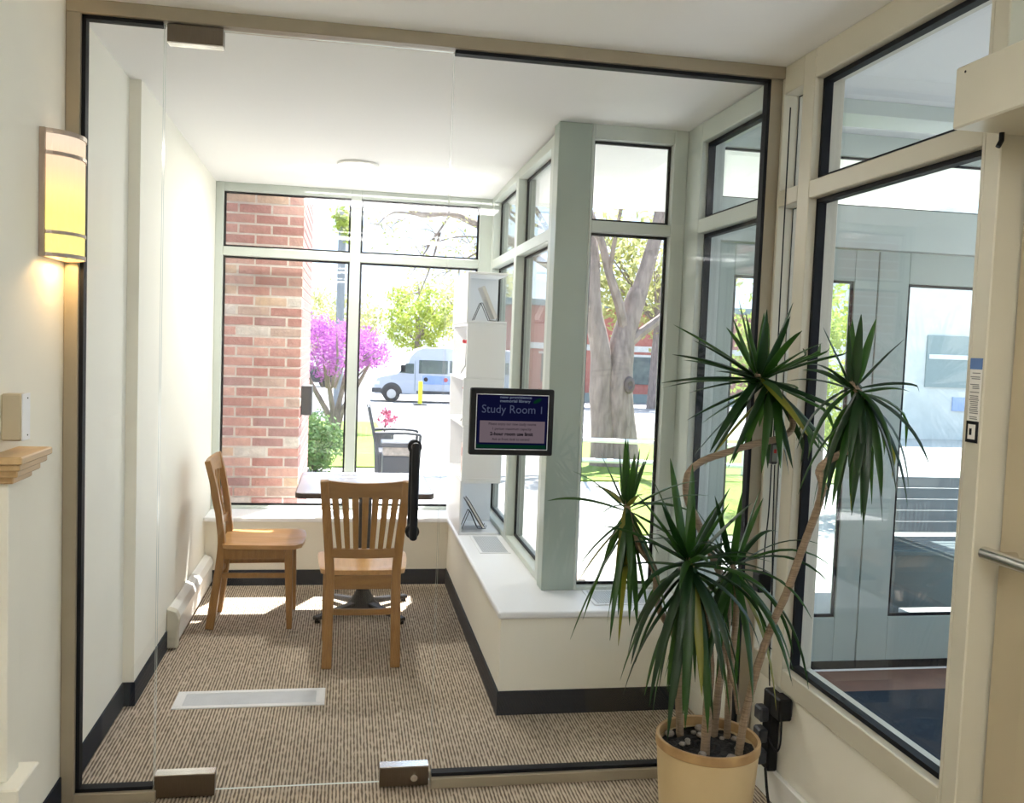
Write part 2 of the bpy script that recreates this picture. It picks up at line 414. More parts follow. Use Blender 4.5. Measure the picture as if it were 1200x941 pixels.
struct(box('wall_far', M['wall'], XC, .93, 5.801, 6.12, 0, .412), 'low cream wall under the far window', 'wall')
struct(box('wall_header', M['white_wall'], -1.0, 1.0, 6.0, 6.12, 2.9, 3.3), 'white band above the far window outside', 'wall')
# wing (low L-shaped enclosure under the corner windows)
m = MB(); m.box(.655, .915, 3.70, 5.80, 0, .412).box(.915, XR, 3.70, 4.05, 0, .412)
struct(m.build('wall_wing', M['wall']), 'low cream wall boxing in the corner beneath the white sill', 'wall')
# sills
m = MB(); poly = [(.64, 5.72), (.64, 3.68), (XR+.02, 3.68), (XR+.02, 4.09), (.93, 4.09), (.93, 5.72)]
m.prism(poly, 'z', .413, .443)
struct(m.build('trim_1', M['white'], bevel=.010, seg=3), 'white L-shaped sill along the corner windows', 'sill')
struct(box('trim_2', M['white'], XC, .93, 5.721, 6.10, .413, .443, bevel=.006), 'white sill beneath the far window', 'sill')
# skirting
m = MB(); m.box(XL, XL+.006, -2.4, 3.92, 0, .1).box(XL, XC+.006, 3.914, 3.92, 0, .1).box(XC, XC+.006, 3.92, 5.79, 0, .1)
struct(m.build('baseboard_left', M['base']), 'dark navy vinyl skirting along the left wall', 'baseboard')
struct(box('baseboard_far', M['base'], XC+.007, .648, 5.794, 5.80, 0, .098), 'dark navy vinyl skirting below the far window', 'baseboard')
m = MB(); m.box(.648, .655, 3.693, 5.80, 0, .102).box(.655, XR-.02, 3.693, 3.70, 0, .102)
struct(m.build('baseboard_wing', M['base']), 'dark navy vinyl skirting around the low corner wall', 'baseboard')

# ------------------------------------------------------------------ windows
window('window_1', 'four-pane far window of the study room facing the street', 'y', 6.0, 6.10,
       [(XC, -.793), (-.009, .055), (.822, .905)], [(.443, .462), (2.046, 2.102), (2.448, zc(6.0)+.0)], 6.05, M['wframe'])
window('window_2', 'narrow side windows of the study room above the white bookcase', 'x', .90, 1.0,
       [(4.112, 4.22), (5.05, 5.12), (5.93, 5.999)], [(.443, .475), (2.044, 2.10), (2.47, 2.522)], .965, M['wframe'])
window('window_3', 'tall corner window beside the grey-green post behind the plant', 'y', 4.01, 4.11,
       [(1.04, 1.052), (1.424, 1.489)], [(.443, .458), (2.072, 2.122), (2.482, zc(4.01))], 4.07, M['wframe'])
struct(box('trim_3', M['post'], .888, 1.039, 4.01, 4.11, .443, zc(4.06), bevel=.003), 'broad grey-green corner post between the study windows', 'post')
window('window_4', 'study room window looking into the entrance vestibule', 'x', XR, 1.60,
       [(3.10, 3.18), (3.85, 4.10)], [(.413, .475), (2.07, 2.13), (2.465, 2.55)], 1.555, M['wframe'], gk=.016, gkd=.03)
struct(box('wall_right', M['wall'], XR+.015, 1.60, 2.02, 4.10, 0, .405), 'cream dado wall below the right-hand glazing', 'wall')
w5 = window('window_5', 'big right-hand hall window looking into the entrance vestibule', 'x', XR, 1.60,
       [(2.0, 2.015), (2.865, 2.945), (3.085, 3.099)], [(.405, .478), (2.076, 2.134), (2.470, ZC)], 1.555, M['frame'], gk=.016, gkd=.03, slim=(1,))
struct(box('baseboard_right', M['plastic_w'], XR-.006, XR+.014, 2.02, 3.05, 0, .11, bevel=.003), 'white skirting board under the right-hand hall window', 'baseboard')

# ------------------------------------------------------------------ glass partition
px_, pz0, pz1 = (-.842, -.600, .320, 1.448), .042, 2.525
r = thing('window_6', (.3, YP, 0), 'frameless glass partition with shade-darkened cream frame between hall and study room', 'partition', kind='structure')
b_ = MB(); b_.box(XL, XR+.03, 3.085, 3.155, pz1, ZC); b_.build('head_rail', M['bronze'], r, bevel=.002)
box('jamb', M['bronze'], XL+.001, px_[0], 3.085, 3.155, 0, pz1, r, .002)
box('jamb', M['bronze'], px_[3], XR+.012, 3.10, 3.155, 0, pz1, r, .002)
box('bottom_rail', M['bronze'], px_[0], px_[1]+.01, 3.085, 3.155, 0, pz0-.005, r, .002)
box('bottom_rail', M['bronze'], px_[2], px_[3], 3.085, 3.155, 0, pz0-.005, r, .002)
def gpane(x0, x1, z0, z1, par, edges=('l', 'r')):
    m = MB(); m.box(x0, x1, YP-.005, YP+.005, z0, z1)
    m.m = [1 if (i in (3, 5) and True) or i in (0, 1) else 0 for i in range(6)]
    return m.build('pane', [M['pglass'], M['edge']], par)
gpane(px_[0]+.002, px_[1]-.0025, pz0, pz1, r)
gpane(px_[2]+.0025, px_[3]-.002, pz0, pz1, r)
def gask(x0, x1, sides):
    m = MB(); y0, y1, g = YP-.018, YP+.018, .012
    if 'l' in sides: m.box(x0, x0+g, y0, y1, pz0-.005, pz1)
    if 'r' in sides: m.box(x1-g, x1, y0, y1, pz0-.005, pz1)
    m.box(x0, x1, y0, y1, pz1-g, pz1); m.box(x0, x1, y0, y1, pz0-.005, pz0-.005+g)
    m.build('gasket', M['gasket'], r)
gask(px_[0], px_[1]-.003, 'l'); gask(px_[2]+.003, px_[3], 'r')
# glass door
d = thing('door_1', (-.14, YP, .012), 'frameless clear glass door with black vertical pull handle', 'door', kind='structure')
gpane(px_[1]+.0025, px_[2]-.0025, .020, pz1-.006, d)
def patch(x0, x1, z0, z1, nm):
    o = box(nm, M['steel'], x0, x1, YP-.022, YP+.022, z0, z1, d, .0015)
    zz = z1 if z0 < 1 else z0-.004
    box('glint_strip', M['chrome'], x0, x1, YP-.0225, YP+.0225, zz+.0002, zz+.0042, d, .001)  # bright metal strip added for the glint along the patch edge
    return o
patch(-.590, -.420, 2.466, 2.521, 'top_hinge_patch'); patch(-.596, -.404, .008, .082, 'bottom_hinge_patch')
patch(.143, .312, .010, .076, 'lock_patch')
m = MB(); m.cyl((.262, YP-.030, .040), (.262, YP-.0225, .040), .012); m.build('lock_cylinder', M['chrome'], d)
for s_, nm in ((-1, 'pull_handle'), (1, 'pull_handle')):
    yb = YP + s_*.062
    pts = [(.230, YP+s_*.006, 1.192), (.230, YP+s_*.045, 1.196), (.230, yb, 1.175), (.230, yb, .917), (.230, YP+s_*.045, .896), (.230, YP+s_*.006, .900)]
    m = MB(); m.tube(smooth_path(pts, 5), .0135, 14)
    hd = m.build(nm, M['black'], d)
    for zz in (1.192, .900):
        m = MB(); m.cyl((.230, YP+s_*.0055, zz), (.230, YP+s_*.012, zz), .024, 20); m.build('rosette', M['black'], hd)

# ------------------------------------------------------------------ hall right: exit door
struct(box('trim_4', M['frame'], XR-.002, 1.60, 1.945, 1.999, 0, ZC, bevel=.003), 'cream door post carrying a safety sticker', 'post')
struct(box('trim_5', M['frame'], XR+.05, 1.60, .90, 1.944, 2.09, 2.20, bevel=.003), 'cream rail above the exit door', 'trim')
struct(box('wall_exit', M['wall'], XR, 1.60, -2.5, .90, 0, ZC), 'cream hall wall on the near side of the exit door', 'wall')
tr = thing('window_7', (1.56, 1.4, 2.2), 'dark fanlight over the exit door', 'window', kind='structure')
box('rail', M['frame'], 1.52, 1.60, .90, 1.944, 2.50, ZC, tr); box('pane', M['vglass'], 1.555, 1.565, .90, 1.944, 2.201, 2.499, tr)
dr = thing('door_2', (1.57, 1.42, 0), 'tan exit door with a round push bar at the right edge', 'door', kind='structure')
m = MB(); m.box(1.553, 1.597, .91, 1.936, .008, 2.085); m.build('leaf', M['tan'], dr, bevel=.003)
m = MB(); m.box(1.548, 1.5535, 1.0, 1.83, .18, .95); m.build('kick_panel', M['tan'], dr, bevel=.002)
m = MB(); m.tube([(1.50, 1.92, 1.10), (1.50, .95, 1.10)], .016, 16); pb = m.build('push_bar', M['chrome'], dr)
for yy in (1.88, .98):
    m = MB(); m.cyl((1.50, yy, 1.10), (1.5525, yy, 1.10), .011, 12); m.build('bracket', M['chrome'], pb)
op = thing('door_operator', (1.42, 1.4, 2.07), 'cream box of the automatic door opener above the exit door', 'door opener')
m = MB(); m.box(1.352, 1.538, .85, 1.935, 2.083, 2.222); m.build('housing', M['frame'], op, bevel=.004)
m = MB(); m.cyl((1.351, 1.90, 2.205), (1.353, 1.90, 2.205), .003, 8); m.build('screw', M['black'], op)
m = MB(); m.tube([(1.47, 1.92, 2.083), (1.47, 1.92, 2.065), (1.462, 1.92, 2.05)], .006, 8); m.build('arm_pin', M['black'], op)
# sticker
st = thing('safety_sticker', (XR-.003, 1.98, 1.36), 'narrow printed door safety sticker on the cream post', 'sticker')
def stk(nm, mm, y0, y1, z0, z1, k=1): return box(nm, mm, XR-.0030-.0006*k, XR-.0022-.0006*(k-1), y0, y1, z0, z1, st)
stk('backing', M['paper'], 1.953, 1.995, 1.36, 1.560)
stk('blue_header', M['sticker_blue'], 1.953, 1.996, 1.535, 1.562, 2)
stk('symbol', M['black'], 1.953, 1.996, 1.358, 1.41, 2)
stk('symbol_figure', M['paper'], 1.962, 1.988, 1.366, 1.402, 3)
stk('symbol_mark', M['black'], 1.974, 1.982, 1.376, 1.392, 4)
m = MB(); zz = 1.527
while zz > 1.416:
    if random.random() > .12: m.box(XR-.0044, XR-.0037, 1.957+random.random()*.004, 1.992-random.random()*.010, zz-.0022, zz)
    zz -= .0046
m.build('print', M['sticker_txt'], st, kind='stuff')

# ------------------------------------------------------------------ vestibule
YF = 4.09
struct(box('floor', M['tile'], 1.601, 3.9, -1.0, 4.09, -.08, 0), 'brown tiled floor of the entrance vestibule', 'floor')
tag(box('entrance_mat', M['mat'], 1.70, 3.7, 1.2, 3.80, .0005, .012), 'dark navy ribbed entrance mat inside the vestibule', 'mat')
struct(box('ceiling', M['ceiling'], 1.601, 3.9, -1.0, 4.20, 2.62, 2.8), 'white vestibule ceiling behind the right-hand glass', 'ceiling')
window('window_9', 'unseen end wall of the vestibule, glazed to add daylight', 'x', 3.8, 3.9, [(-1.0, -.9), (.6, .68), (2.3, 2.38), (4.0, 4.19)], [(0, .30), (2.08, 2.13), (2.55, 2.619)], 3.85, M['wframe'])  # out of view, glazed so that added daylight brightens the vestibule
struct(box('wall_entry', M['white_wall'], 1.601, 3.8, -1.1, -1.0, 0, 2.62), 'white near wall of the vestibule', 'wall')
struct(box('trim_6', M['wframe'], 1.62, 3.79, 3.55, 3.75, 2.56, 2.619), 'shallow white ceiling beam in the vestibule', 'trim')
fr = thing('window_8', (2.5, YF, 2.08), 'wide fanlight over the vestibule entrance doors', 'window', kind='structure')
for z0, z1 in ((2.08, 2.28), (2.517, 2.62)): box('rail', M['wframe'], 1.66, 3.79, YF, YF+.1, z0, z1, fr, .003)
box('mullion', M['wframe'], 1.605, 1.66, YF, YF+.1, 2.08, 2.62, fr, .003)
box('pane', M['vglass'], 1.662, 3.79, YF+.045, YF+.055, 2.282, 2.515, fr)
m = MB(); m.box(1.662, 3.79, YF+.03, YF+.044, 2.505, 2.515).box(1.662, 3.79, YF+.03, YF+.044, 2.281, 2.289).build('gasket', M['gasket'], fr)
struct(box('trim_7', M['wframe'], 1.605, 1.66, YF, YF+.1, 0, 2.079, bevel=.003), 'white jamb of the vestibule entrance doors', 'trim')
def entry_door(n, x0, x1, g0, g1, label):
    d = thing('door_%d' % n, ((x0+x1)/2, YF, 0), label, 'door', kind='structure')
    y0, y1 = YF+.02, YF+.07
    box('stile', M['door'], x0, g0, y0, y1, .03, 2.075, d, .003); box('stile', M['door'], g1, x1, y0, y1, .03, 2.075, d, .003)
    box('bottom_rail', M['door'], g0, g1, y0, y1, .03, .265, d, .003); box('top_rail', M['door'], g0, g1, y0, y1, 1.925, 2.075, d, .003)
    box('sweep', M['black'], x0, x1, y0-.004, y1, .004, .045, d)
    box('pane', M['vglass'], g0+.001, g1-.001, y0+.02, y0+.03, .266, 1.924, d)
    m = MB(); q = (y0+.006, y0+.019)
    m.box(g0+.001, g0+.012, *q, .266, 1.924).box(g1-.012, g1-.001, *q, .266, 1.924).box(g0+.012, g1-.012, *q, .266, .28).box(g0+.012, g1-.012, *q, 1.911, 1.924)
    m.build('gasket', M['gasket'], d)
    return d
entry_door(3, 1.663, 2.528, 1.785, 2.405, 'left white glazed entrance door of the vestibule')
entry_door(4, 2.533, 3.40, 2.695, 3.27, 'right white glazed entrance door of the vestibule')
struct(box('wall_entrance', M['white_wall'], 3.403, 3.8, YF, YF+.1, 0, 2.079), 'white wall beside the entrance doors', 'wall')
struct(box('trim_8', M['white_wall'], 1.0, 4.2, 4.21, 7.06, 2.66, 2.9), 'white soffit of the canopy over the entrance outside', 'canopy')

# hall ceiling fixtures (behind / above the viewer)
for i, yy in enumerate((-1.4, .55)):
    f_ = thing('ceiling_light', (.3, yy, 2.50), ['suspended fluorescent light at the back of the hall', 'suspended fluorescent light above the viewer in the hall'][i], 'ceiling light', 'hall ceiling lights')
    m = MB(); m.box(-.3, .9, yy-.11, yy+.11, 2.375, 2.40); m.build('housing', M['plastic_w'], f_, bevel=.004)
    m = MB(); m.box(-.28, .88, yy-.09, yy+.09, 2.362, 2.3745); m.build('diffuser', M['lamp_white'], f_, bevel=.003)
    m = MB(); m.box(-.28, .88, yy-.09, yy+.09, 2.4005, 2.412); m.build('added_uplight', M['lamp_white'], f_, bevel=.003)  # upward glow added to brighten the hall ceiling
    for xx in (-.2, .8):
        m = MB(); m.cyl((xx, yy, 2.40), (xx, yy, ZC), .004, 8); m.build('hanger', M['chrome'], f_)
zd = zc(5.21)
dl = thing('downlight', (.023, 5.21, zd-.02), 'round recessed downlight in the study room ceiling', 'ceiling light')
m = MB(); m.lathe([(.085, -.004), (.112, -.008), (.116, -.004), (.116, .0005), (.085, .0005)], (.023, 5.21, zd-.0025), 40); m.build('trim_ring', M['plastic_w'], dl)
m = MB(); m.lathe([(.001, -.0035), (.085, -.0035), (.085, .0)], (.023, 5.21, zd-.0025), 40); m.build('lens', M['lamp_warm'], dl)
l = bpy.data.lights.new('downlight_lamp', 'AREA'); l.shape = 'DISK'; l.size = .16; l.energy = 5; l.color = (1, .97, .88)
o = bpy.data.objects.new('downlight_lamp', l); COL.objects.link(o); o.location = (.023, 5.21, zd-.012)

# ================================================================== STUDY ROOM FURNITURE
def chair(loc, rz, label):
    c = thing('dining_chair', loc, label, 'chair', 'oak dining chairs in the study room', rz=rz)
    W, H = M['wood'], M['wood_h']
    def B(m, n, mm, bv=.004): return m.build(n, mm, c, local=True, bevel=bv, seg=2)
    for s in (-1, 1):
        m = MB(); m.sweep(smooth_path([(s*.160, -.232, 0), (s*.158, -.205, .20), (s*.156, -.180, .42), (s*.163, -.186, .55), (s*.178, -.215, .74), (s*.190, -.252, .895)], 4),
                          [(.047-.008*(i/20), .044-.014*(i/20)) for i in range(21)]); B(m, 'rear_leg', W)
        m = MB(); m.sweep(smooth_path([(s*.180, .178, 0), (s*.176, .172, .2), (s*.172, .165, .43)], 3), [(.028+.016*i/6, .028+.016*i/6) for i in range(7)]); B(m, 'front_leg', W)
        m = MB(); m.prism([(-.165, .375), (.150, .375), (.150, .432), (-.165, .432)], 'x', s*.168-.010, s*.168+.010); B(m, 'side_apron', W, .003)
        m = MB(); m.sweep([(s*.160, -.19, .285), (s*.170, .165, .285)], (.018, .026)); B(m, 'side_stretcher', W)
    m = MB(); m.box(-.155, .155, .155, .175, .375, .432); B(m, 'front_apron', H, .003)
    m = MB(); m.box(-.140, .140, -.190, -.170, .365, .432); B(m, 'rear_apron', H, .003)
    pts = [(x, -.200-.012*(1-(x/.145)**2), .262) for x in [-.145+.29*i/8 for i in range(9)]]
    m = MB(); m.sweep(pts, (.030, .020), ref=(0, 0, 1)); B(m, 'rear_stretcher', H)
    # saddle seat
    n, k = 14, 12; vs = []; 
    def outline(u, v):
        y = -.185 + .42*v; wd = .200 + .022*math.sin(min(1, v*1.15)*PI*.5)
        if v < .1: wd -= .030*(1-v/.1)**2
        if v > .88: wd -= .05*((v-.88)/.12)**2
        y += .012*math.cos(u*PI*.5)*(1 if v > .5 else -.3)*abs(v-.5)*2
        return u*wd, y
    for lay in (0, 1):
        for j in range(k+1):
            for i in range(n+1):
                u = -1+2*i/n; v = j/k; x, y = outline(u, v)
                if lay == 0: vs.append((x*.975, y*.985, .433))
                else:
                    e = max(0, 1-u*u)*max(0, 1-(2*v-1)**2)
                    z = .462 - .012*min(1, e*1.8) - (.006 if abs(u) > .98 or j in (0, k) else 0) + .004*math.exp(-(u/.18)**2)*(v > .55)
                    vs.append((x, y, z))
    N = (n+1)*(k+1); fs = []
    for j in range(k):
        for i in range(n):
            a = j*(n+1)+i; fs.append((a, a+n+1, a+n+2, a+1)); fs.append((N+a, N+a+1, N+a+n+2, N+a+n+1))
    rim = [i for i in range(n+1)] + [j*(n+1)+n for j in range(1, k+1)] + [k*(n+1)+i for i in range(n-1, -1, -1)] + [j*(n+1) for j in range(k-1, 0, -1)]
    for q in range(len(rim)):
        a, b = rim[q], rim[(q+1) % len(rim)]; fs.append((a, b, b+N, a+N))
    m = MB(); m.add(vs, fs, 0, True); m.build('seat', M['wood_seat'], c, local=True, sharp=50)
    # curved top rail, lower rail, seven slats
    def backx(x, z, hw):   # y of the back surface at height z, bowed
        t = (z-.55)/.345; y = -.190 - .058*max(0, t)**1.15
        return y - .020*(1-(x/hw)**2)
    vs = []; fs = []; K = 16
    for i in range(K+1):
        x = -.182+.364*i/K
        for z, o in ((.812, .011), (.897, .011), (.897, -.011), (.812, -.011)):
            zz = z + (.000 if z > .85 else .012*(1-(x/.182)**2)-.006) - (.010*(1-(x/.182)**2) if z > .85 else 0)
            vs.append((x*(1+.03*(z-.85)), backx(x, z, .182)+o, zz))
    for i in range(K):
        for q in range(4): a = i*4+q; b = i*4+(q+1) % 4; fs.append((a, b, b+4, a+4))
    fs += [(3, 2, 1, 0), (K*4, K*4+1, K*4+2, K*4+3)]
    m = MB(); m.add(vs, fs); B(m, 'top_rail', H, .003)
    m = MB(); m.sweep([(x, backx(x, .545, .16)+.0, .543) for x in [-.15+.3*i/10 for i in range(11)]], (.046, .020), ref=(0, 0, 1)); B(m, 'lower_rail', H, .003)
    for q in range(7):
        u = (q-3)/3; x0, x1 = u*.114, u*.142
        p = [(x0+(x1-x0)*t, backx(x0+(x1-x0)*t, .56+.275*t, .175)-.012*math.sin(t*PI), .56+.275*t) for t in (0, .25, .5, .75, 1)]
        m = MB(); m.sweep(p, [(.024, .010), (.026, .010), (.028, .010), (.030, .010), (.032, .010)]); B(m, 'slat', W, .0025)
    return c
chair((.095, 4.535, 0), 0, 'oak chair seen from behind, tucked up to the study table')
chair((-.452, 5.10, 0), -PI/2, 'oak chair seen from the side, standing by the left wall')

t = thing('study_table', (.11, 5.19, 0), 'small square study table with grey laminate top on black pedestal', 'table')
def rrect(x0, x1, y0, y1, r, n=6):
    P = []
    for cx, cy, a0 in ((x1-r, y1-r, 0), (x0+r, y1-r, 90), (x0+r, y0+r, 180), (x1-r, y0+r, 270)):
        for i in range(n+1): a = math.radians(a0+90*i/n); P.append((cx+r*math.cos(a), cy+r*math.sin(a)))
    return P
m = MB(); m.prism(rrect(-.255, .468, 4.80, 5.58, .045), 'z', .718, .745); m.build('edge_band', M['edgeband'], t, bevel=.004, seg=2)
m = MB(); m.prism(rrect(-.249, .462, 4.806, 5.574, .040), 'z', .7452, .7475); m.build('tabletop', M['laminate'], t)
m = MB(); m.lathe([(.045, .07), (.037, .10), (.036, .70), (.001, .70)], (.115, 5.22, 0), 24); m.build('column', M['blackmetal'], t)
m = MB(); m.box(-.09, .32, 5.02, 5.42, .70, .7175); m.build('top_plate', M['blackmetal'], t)
m = MB(); m.lathe([(.10, .038), (.075, .06), (.05, .10), (.036, .13)], (.115, 5.22, 0), 24); m.build('hub', M['blackmetal'], t)
for k in range(4):
    a = math.radians(40+90*k); c_, s_ = math.cos(a), math.sin(a)
    m = MB(); m.sweep([(.115+c_*.06, 5.22+s_*.06, .050), (.115+c_*.2, 5.22+s_*.2, .040), (.115+c_*.34, 5.22+s_*.34, .026)], [(.030, .05), (.026, .045), (.020, .040)], ref=(0, 0, 1)); lg = m.build('foot', M['blackmetal'], t, bevel=.005)
    m = MB(); m.cyl((.115+c_*.32, 5.22+s_*.32, .0), (.115+c_*.32, 5.22+s_*.32, .020), .016, 12); m.build('glide', M['black'], lg)

# floor register
r = thing('floor_register', (-.37, 3.953, 0), 'long white floor vent set into the study room carpet', 'floor vent')
m = MB(); x0, x1, y0, y1 = -.682, -.062, 3.860, 4.047; q = .028
m.box(x0, x1, y0, y0+q, .0, .006).box(x0, x1, y1-q, y1, .0, .006).box(x0, x0+q+.01, y0+q, y1-q, .0, .006).box(x1-q-.01, x1, y0+q, y1-q, .0, .006)
m.build('frame', M['white'], r, bevel=.0015)
box('cavity', M['void'], x0+q, x1-q, y0+q, y1-q, .0002, .0012, r)
m = MB()
for i in range(22): yy = y0+q+.003+i*(y1-y0-2*q-.006)/22; m.box(x0+q+.01, x1-q-.01, yy, yy+.0042, .0014, .005)
for i in range(1, 8): xx = x0+q+i*(x1-x0-2*q)/8; m.box(xx-.002, xx+.002, y0+q, y1-q, .0013, .0046)
m.build('grille', M['grille'], r, kind='stuff')

def sill_vent(x0, x1, y0, y1, label, z=.4432):
    r = thing('sill_vent', ((x0+x1)/2, (y0+y1)/2, z), label, 'vent', 'vents set into the sill')
    q = .014; m = MB()
    m.box(x0, x1, y0, y0+q, z, z+.004).box(x0, x1, y1-q, y1, z, z+.004).box(x0, x0+q, y0+q, y1-q, z, z+.004).box(x1-q, x1, y0+q, y1-q, z, z+.004)
    m.build('frame', M['white'], r, bevel=.001)
    box('cavity', M['void'], x0+q, x1-q, y0+q, y1-q, z+.0002, z+.0008, r)
    m = MB(); n = int((x1-x0)/.012)
    for i in range(n): xx = x0+q+i*(x1-x0-2*q)/n; m.box(xx, xx+.004, y0+q, y1-q, z+.0010, z+.0034)
    n = int((y1-y0)/.016)
    for i in range(n): yy = y0+q+i*(y1-y0-2*q)/n; m.box(x0+q, x1-q, yy, yy+.004, z+.0009, z+.003)
    m.build('grille', M['grille'], r, kind='stuff')
sill_vent(.712, .880, 4.74, 5.175, 'grey vent grille in the sill in front of the white bookcase')
sill_vent(1.075, 1.42, 3.765, 4.00, 'grey vent grille in the sill behind the potted plant')

# convector along the left wall
h = thing('baseboard_heater', (-.805, 5.2, 0), 'low white convector heater along the left study wall', 'heater')
m = MB(); m.prism([(XC+.001, .03), (-.792, .03), (-.792, .10), (-.785, .15), (-.800, .185), (XC+.001, .20)], 'y', 4.66, 5.79); m.build('cover', M['plastic_w'], h, bevel=.003)
m = MB(); m.prism([(XC+.001, .012), (-.788, .012), (-.788, .10), (-.781, .152), (-.797, .19), (XC+.001, .206)], 'y', 4.60, 4.659); m.build('end_cap', M['frame'], h, bevel=.003)
m = MB(); m.box(-.7925, -.7905, 4.68, 5.78, .118, .132); m.build('slot', M['black'], h)

# white cube bookcase on the sill
bx0, bx1, by0, by1 = .658, .888, 5.205, 5.90
lev = [.4432, .762, 1.080, 1.355, 1.670, 1.962]
bc = thing('display_bookcase', ((bx0+bx1)/2, (by0+by1)/2, lev[0]), 'tall white stacked-cube bookcase on the sill by the corner windows', 'bookcase')
for i in range(5):
    z0, z1 = lev[i], lev[i+1]-.001; T = .014; ox = (-.006, .0, -.008, .004, -.003)[i]
    if i in (0, 4):   # open towards the hall
        m = MB(); m.box(bx0+ox, bx1, by0, by1, z0, z0+T).box(bx0+ox, bx1, by0, by1, z1-T, z1).box(bx0+ox, bx0+ox+T, by0, by1, z0+T, z1-T).box(bx0+ox+T, bx1, by0+.36, by0+.36+T, z0+T, z1-T)
    else:             # open towards the room
        m = MB(); m.box(bx0+ox, bx1, by0, by1, z0, z0+T).box(bx0+ox, bx1, by0, by1, z1-T, z1).box(bx0+ox, bx1, by0, by0+T, z0+T, z1-T).box(bx0+ox, bx1, by1-T, by1, z0+T, z1-T).box(bx1-T, bx1, by0+T, by1-T, z0+T, z1-T)
    m.build('cube', M['white'], bc, bevel=.0015)
def easel(x, y, z, label, book_mat, label2, h=.17, tilt=.45, rz=0, spine=None):
    """wire stand holding a cover-out book leaning back towards -x (seen edge-on from the hall)"""
    e_ = thing('wire_easel', (x, y, z), label, 'book stand', 'wire book stands in the bookcase')
    for dy in (-.035, .035):
        m = MB(); m.tube([(x-.062, y+dy, z+.003), (x-.022, y+dy, z+.105), (x-.014, y+dy, z+.105), (x+.032, y+dy, z+.006), (x+.078, y+dy, z+.004), (x+.082, y+dy, z+.024)], .0022, 6); m.build('wire', M['black'], e_)
    m = MB(); m.tube([(x-.020, y-.035, z+.105), (x-.020, y+.035, z+.105)], .0022, 6); m.build('crossbar', M['black'], e_)
    b = thing('book', (x+.05, y, z+.012), label2, 'book', 'books displayed in the bookcase')
    c_, s_ = math.cos(tilt), math.sin(tilt)
    def P(u, v): return (x+.052 - s_*v + c_*u, z+.012 + c_*v + s_*u)
    m = MB(); m.prism([P(0, 0), P(.004, 0), P(.004, h), P(0, h)], 'y', y-.085, y+.085); m.build('cover', book_mat, b)
    m = MB(); m.prism([P(.0045, .003), P(.0145, .003), P(.0145, h-.003), P(.0045, h-.003)], 'y', y-.082, y+.080); m.build('pages', M['paper'], b)
    m = MB(); m.prism([P(.015, 0), P(.019, 0), P(.019, h), P(.015, h)], 'y', y-.085, y+.085); m.build('cover', book_mat, b)
easel(.770, 5.32, lev[4]+.0145, 'black wire stand in the top cube of the white bookcase', M['book_w'], 'pale book leaning on a stand in the top cube', h=.20, tilt=.42)
easel(.745, 5.34, lev[0]+.0145, 'black wire stand in the bottom cube of the white bookcase', M['book_d'], 'dark book leaning on a stand in the bottom cube', h=.185, tilt=.55)
def flower(x, y, z, label, hgt):
    f = thing('paper_flower', (x, y, z), label, 'flower', 'red flowers in the bookcase')
    m = MB(); m.tube([(x-.028, y, z), (x, y, z+.05), (x+.004, y, z+hgt)], .0022, 6); m.tube([(x+.026, y, z), (x, y, z+.05)], .0022, 6); m.build('stem', M['black'], f)
    m = MB()
    for k in range(7):
        a = 2*PI*k/7; m.add([(x+.004, y, z+hgt), (x+.004+.022*math.cos(a-.4), y+.022*math.sin(a-.4), z+hgt+.016), (x+.004+.030*math.cos(a), y+.030*math.sin(a), z+hgt+.006), (x+.004+.022*math.cos(a+.4), y+.022*math.sin(a+.4), z+hgt-.008)], [(0, 1, 2, 3)])
    m.lathe([(.001, -.01), (.014, -.004), (.016, .006), (.001, .016)], (x+.004, y, z+hgt), 10)
    m.build('petals', M['red'], f)
flower(.690, 5.46, lev[3]+.0145, 'red flower in the second cube from the top', .19)
flower(.688, 5.36, lev[2]+.0145, 'red flower on a thin stand in the middle cube', .19)
cd = thing('printed_card', (.685, 5.36, lev[1]+.0145), 'pink printed card in the second cube from the bottom', 'card')
m = MB(); m.box(.680, .684, 5.28, 5.44, lev[1]+.0145, lev[1]+.20); m.build('card', M['pinkprint'], cd)
m = MB(); m.box(.6795, .680, 5.30, 5.42, lev[1]+.12, lev[1]+.17); m.build('red_print', M['red'], cd)

# ------------------------------------------------------------------ room sign tablet on the glass
sg = thing('room_sign_tablet', (.565, 3.09, 1.17), 'black digital room sign tablet stuck on the fixed glass pane', 'sign')
sx0, sx1, sz0, sz1 = .412, .704, 1.172, 1.402; ys = YP-.006
m = MB(); m.box(sx0, sx1, ys-.030, ys, sz0, sz1); m.build('housing', M['black'], sg, bevel=.006, seg=2)
yf = ys-.0302
m = MB(); g = .022
m.box(sx0+g, sx1-g, yf-.0015, yf, sz0+g, sz1-g); m.build('screen', M['screen'], sg)
m = MB(); q = .0022; a0, a1, b0, b1 = sx0+g-q, sx1-g+q, sz0+g-q, sz1-g+q
m.box(a0, a1, yf-.002, yf, b0, b0+q).box(a0, a1, yf-.002, yf, b1-q, b1).box(a0, a0+q, yf-.002, yf, b0, b1).box(a1-q, a1, yf-.002, yf, b0, b1); m.build('bezel_lip', M['grille'], sg)
yt = yf-.0018
m = MB(); m.box(.446, .673, yf-.0019, yf-.0014, 1.216, 1.291); m.build('notice_panel', M['screen_panel'], sg)
m = MB(); m.box(.436, .680, yf-.0018, yf-.0014, 1.197, 1.209); m.build('status_bar', M['screen_green'], sg)
text_obj('heading', 'Study Room', M['screen_text'], .040, (.450, yt, 1.318), sg, align='LEFT', width=.186)
text_obj('room_number', '1', M['screen_text'], .036, (.659, yt, 1.318), sg)
text_obj('library_name', 'new providence', M['screen_head'], .0135, (.513, yt, 1.3685), sg, align='LEFT', bold=.0003, width=.110)
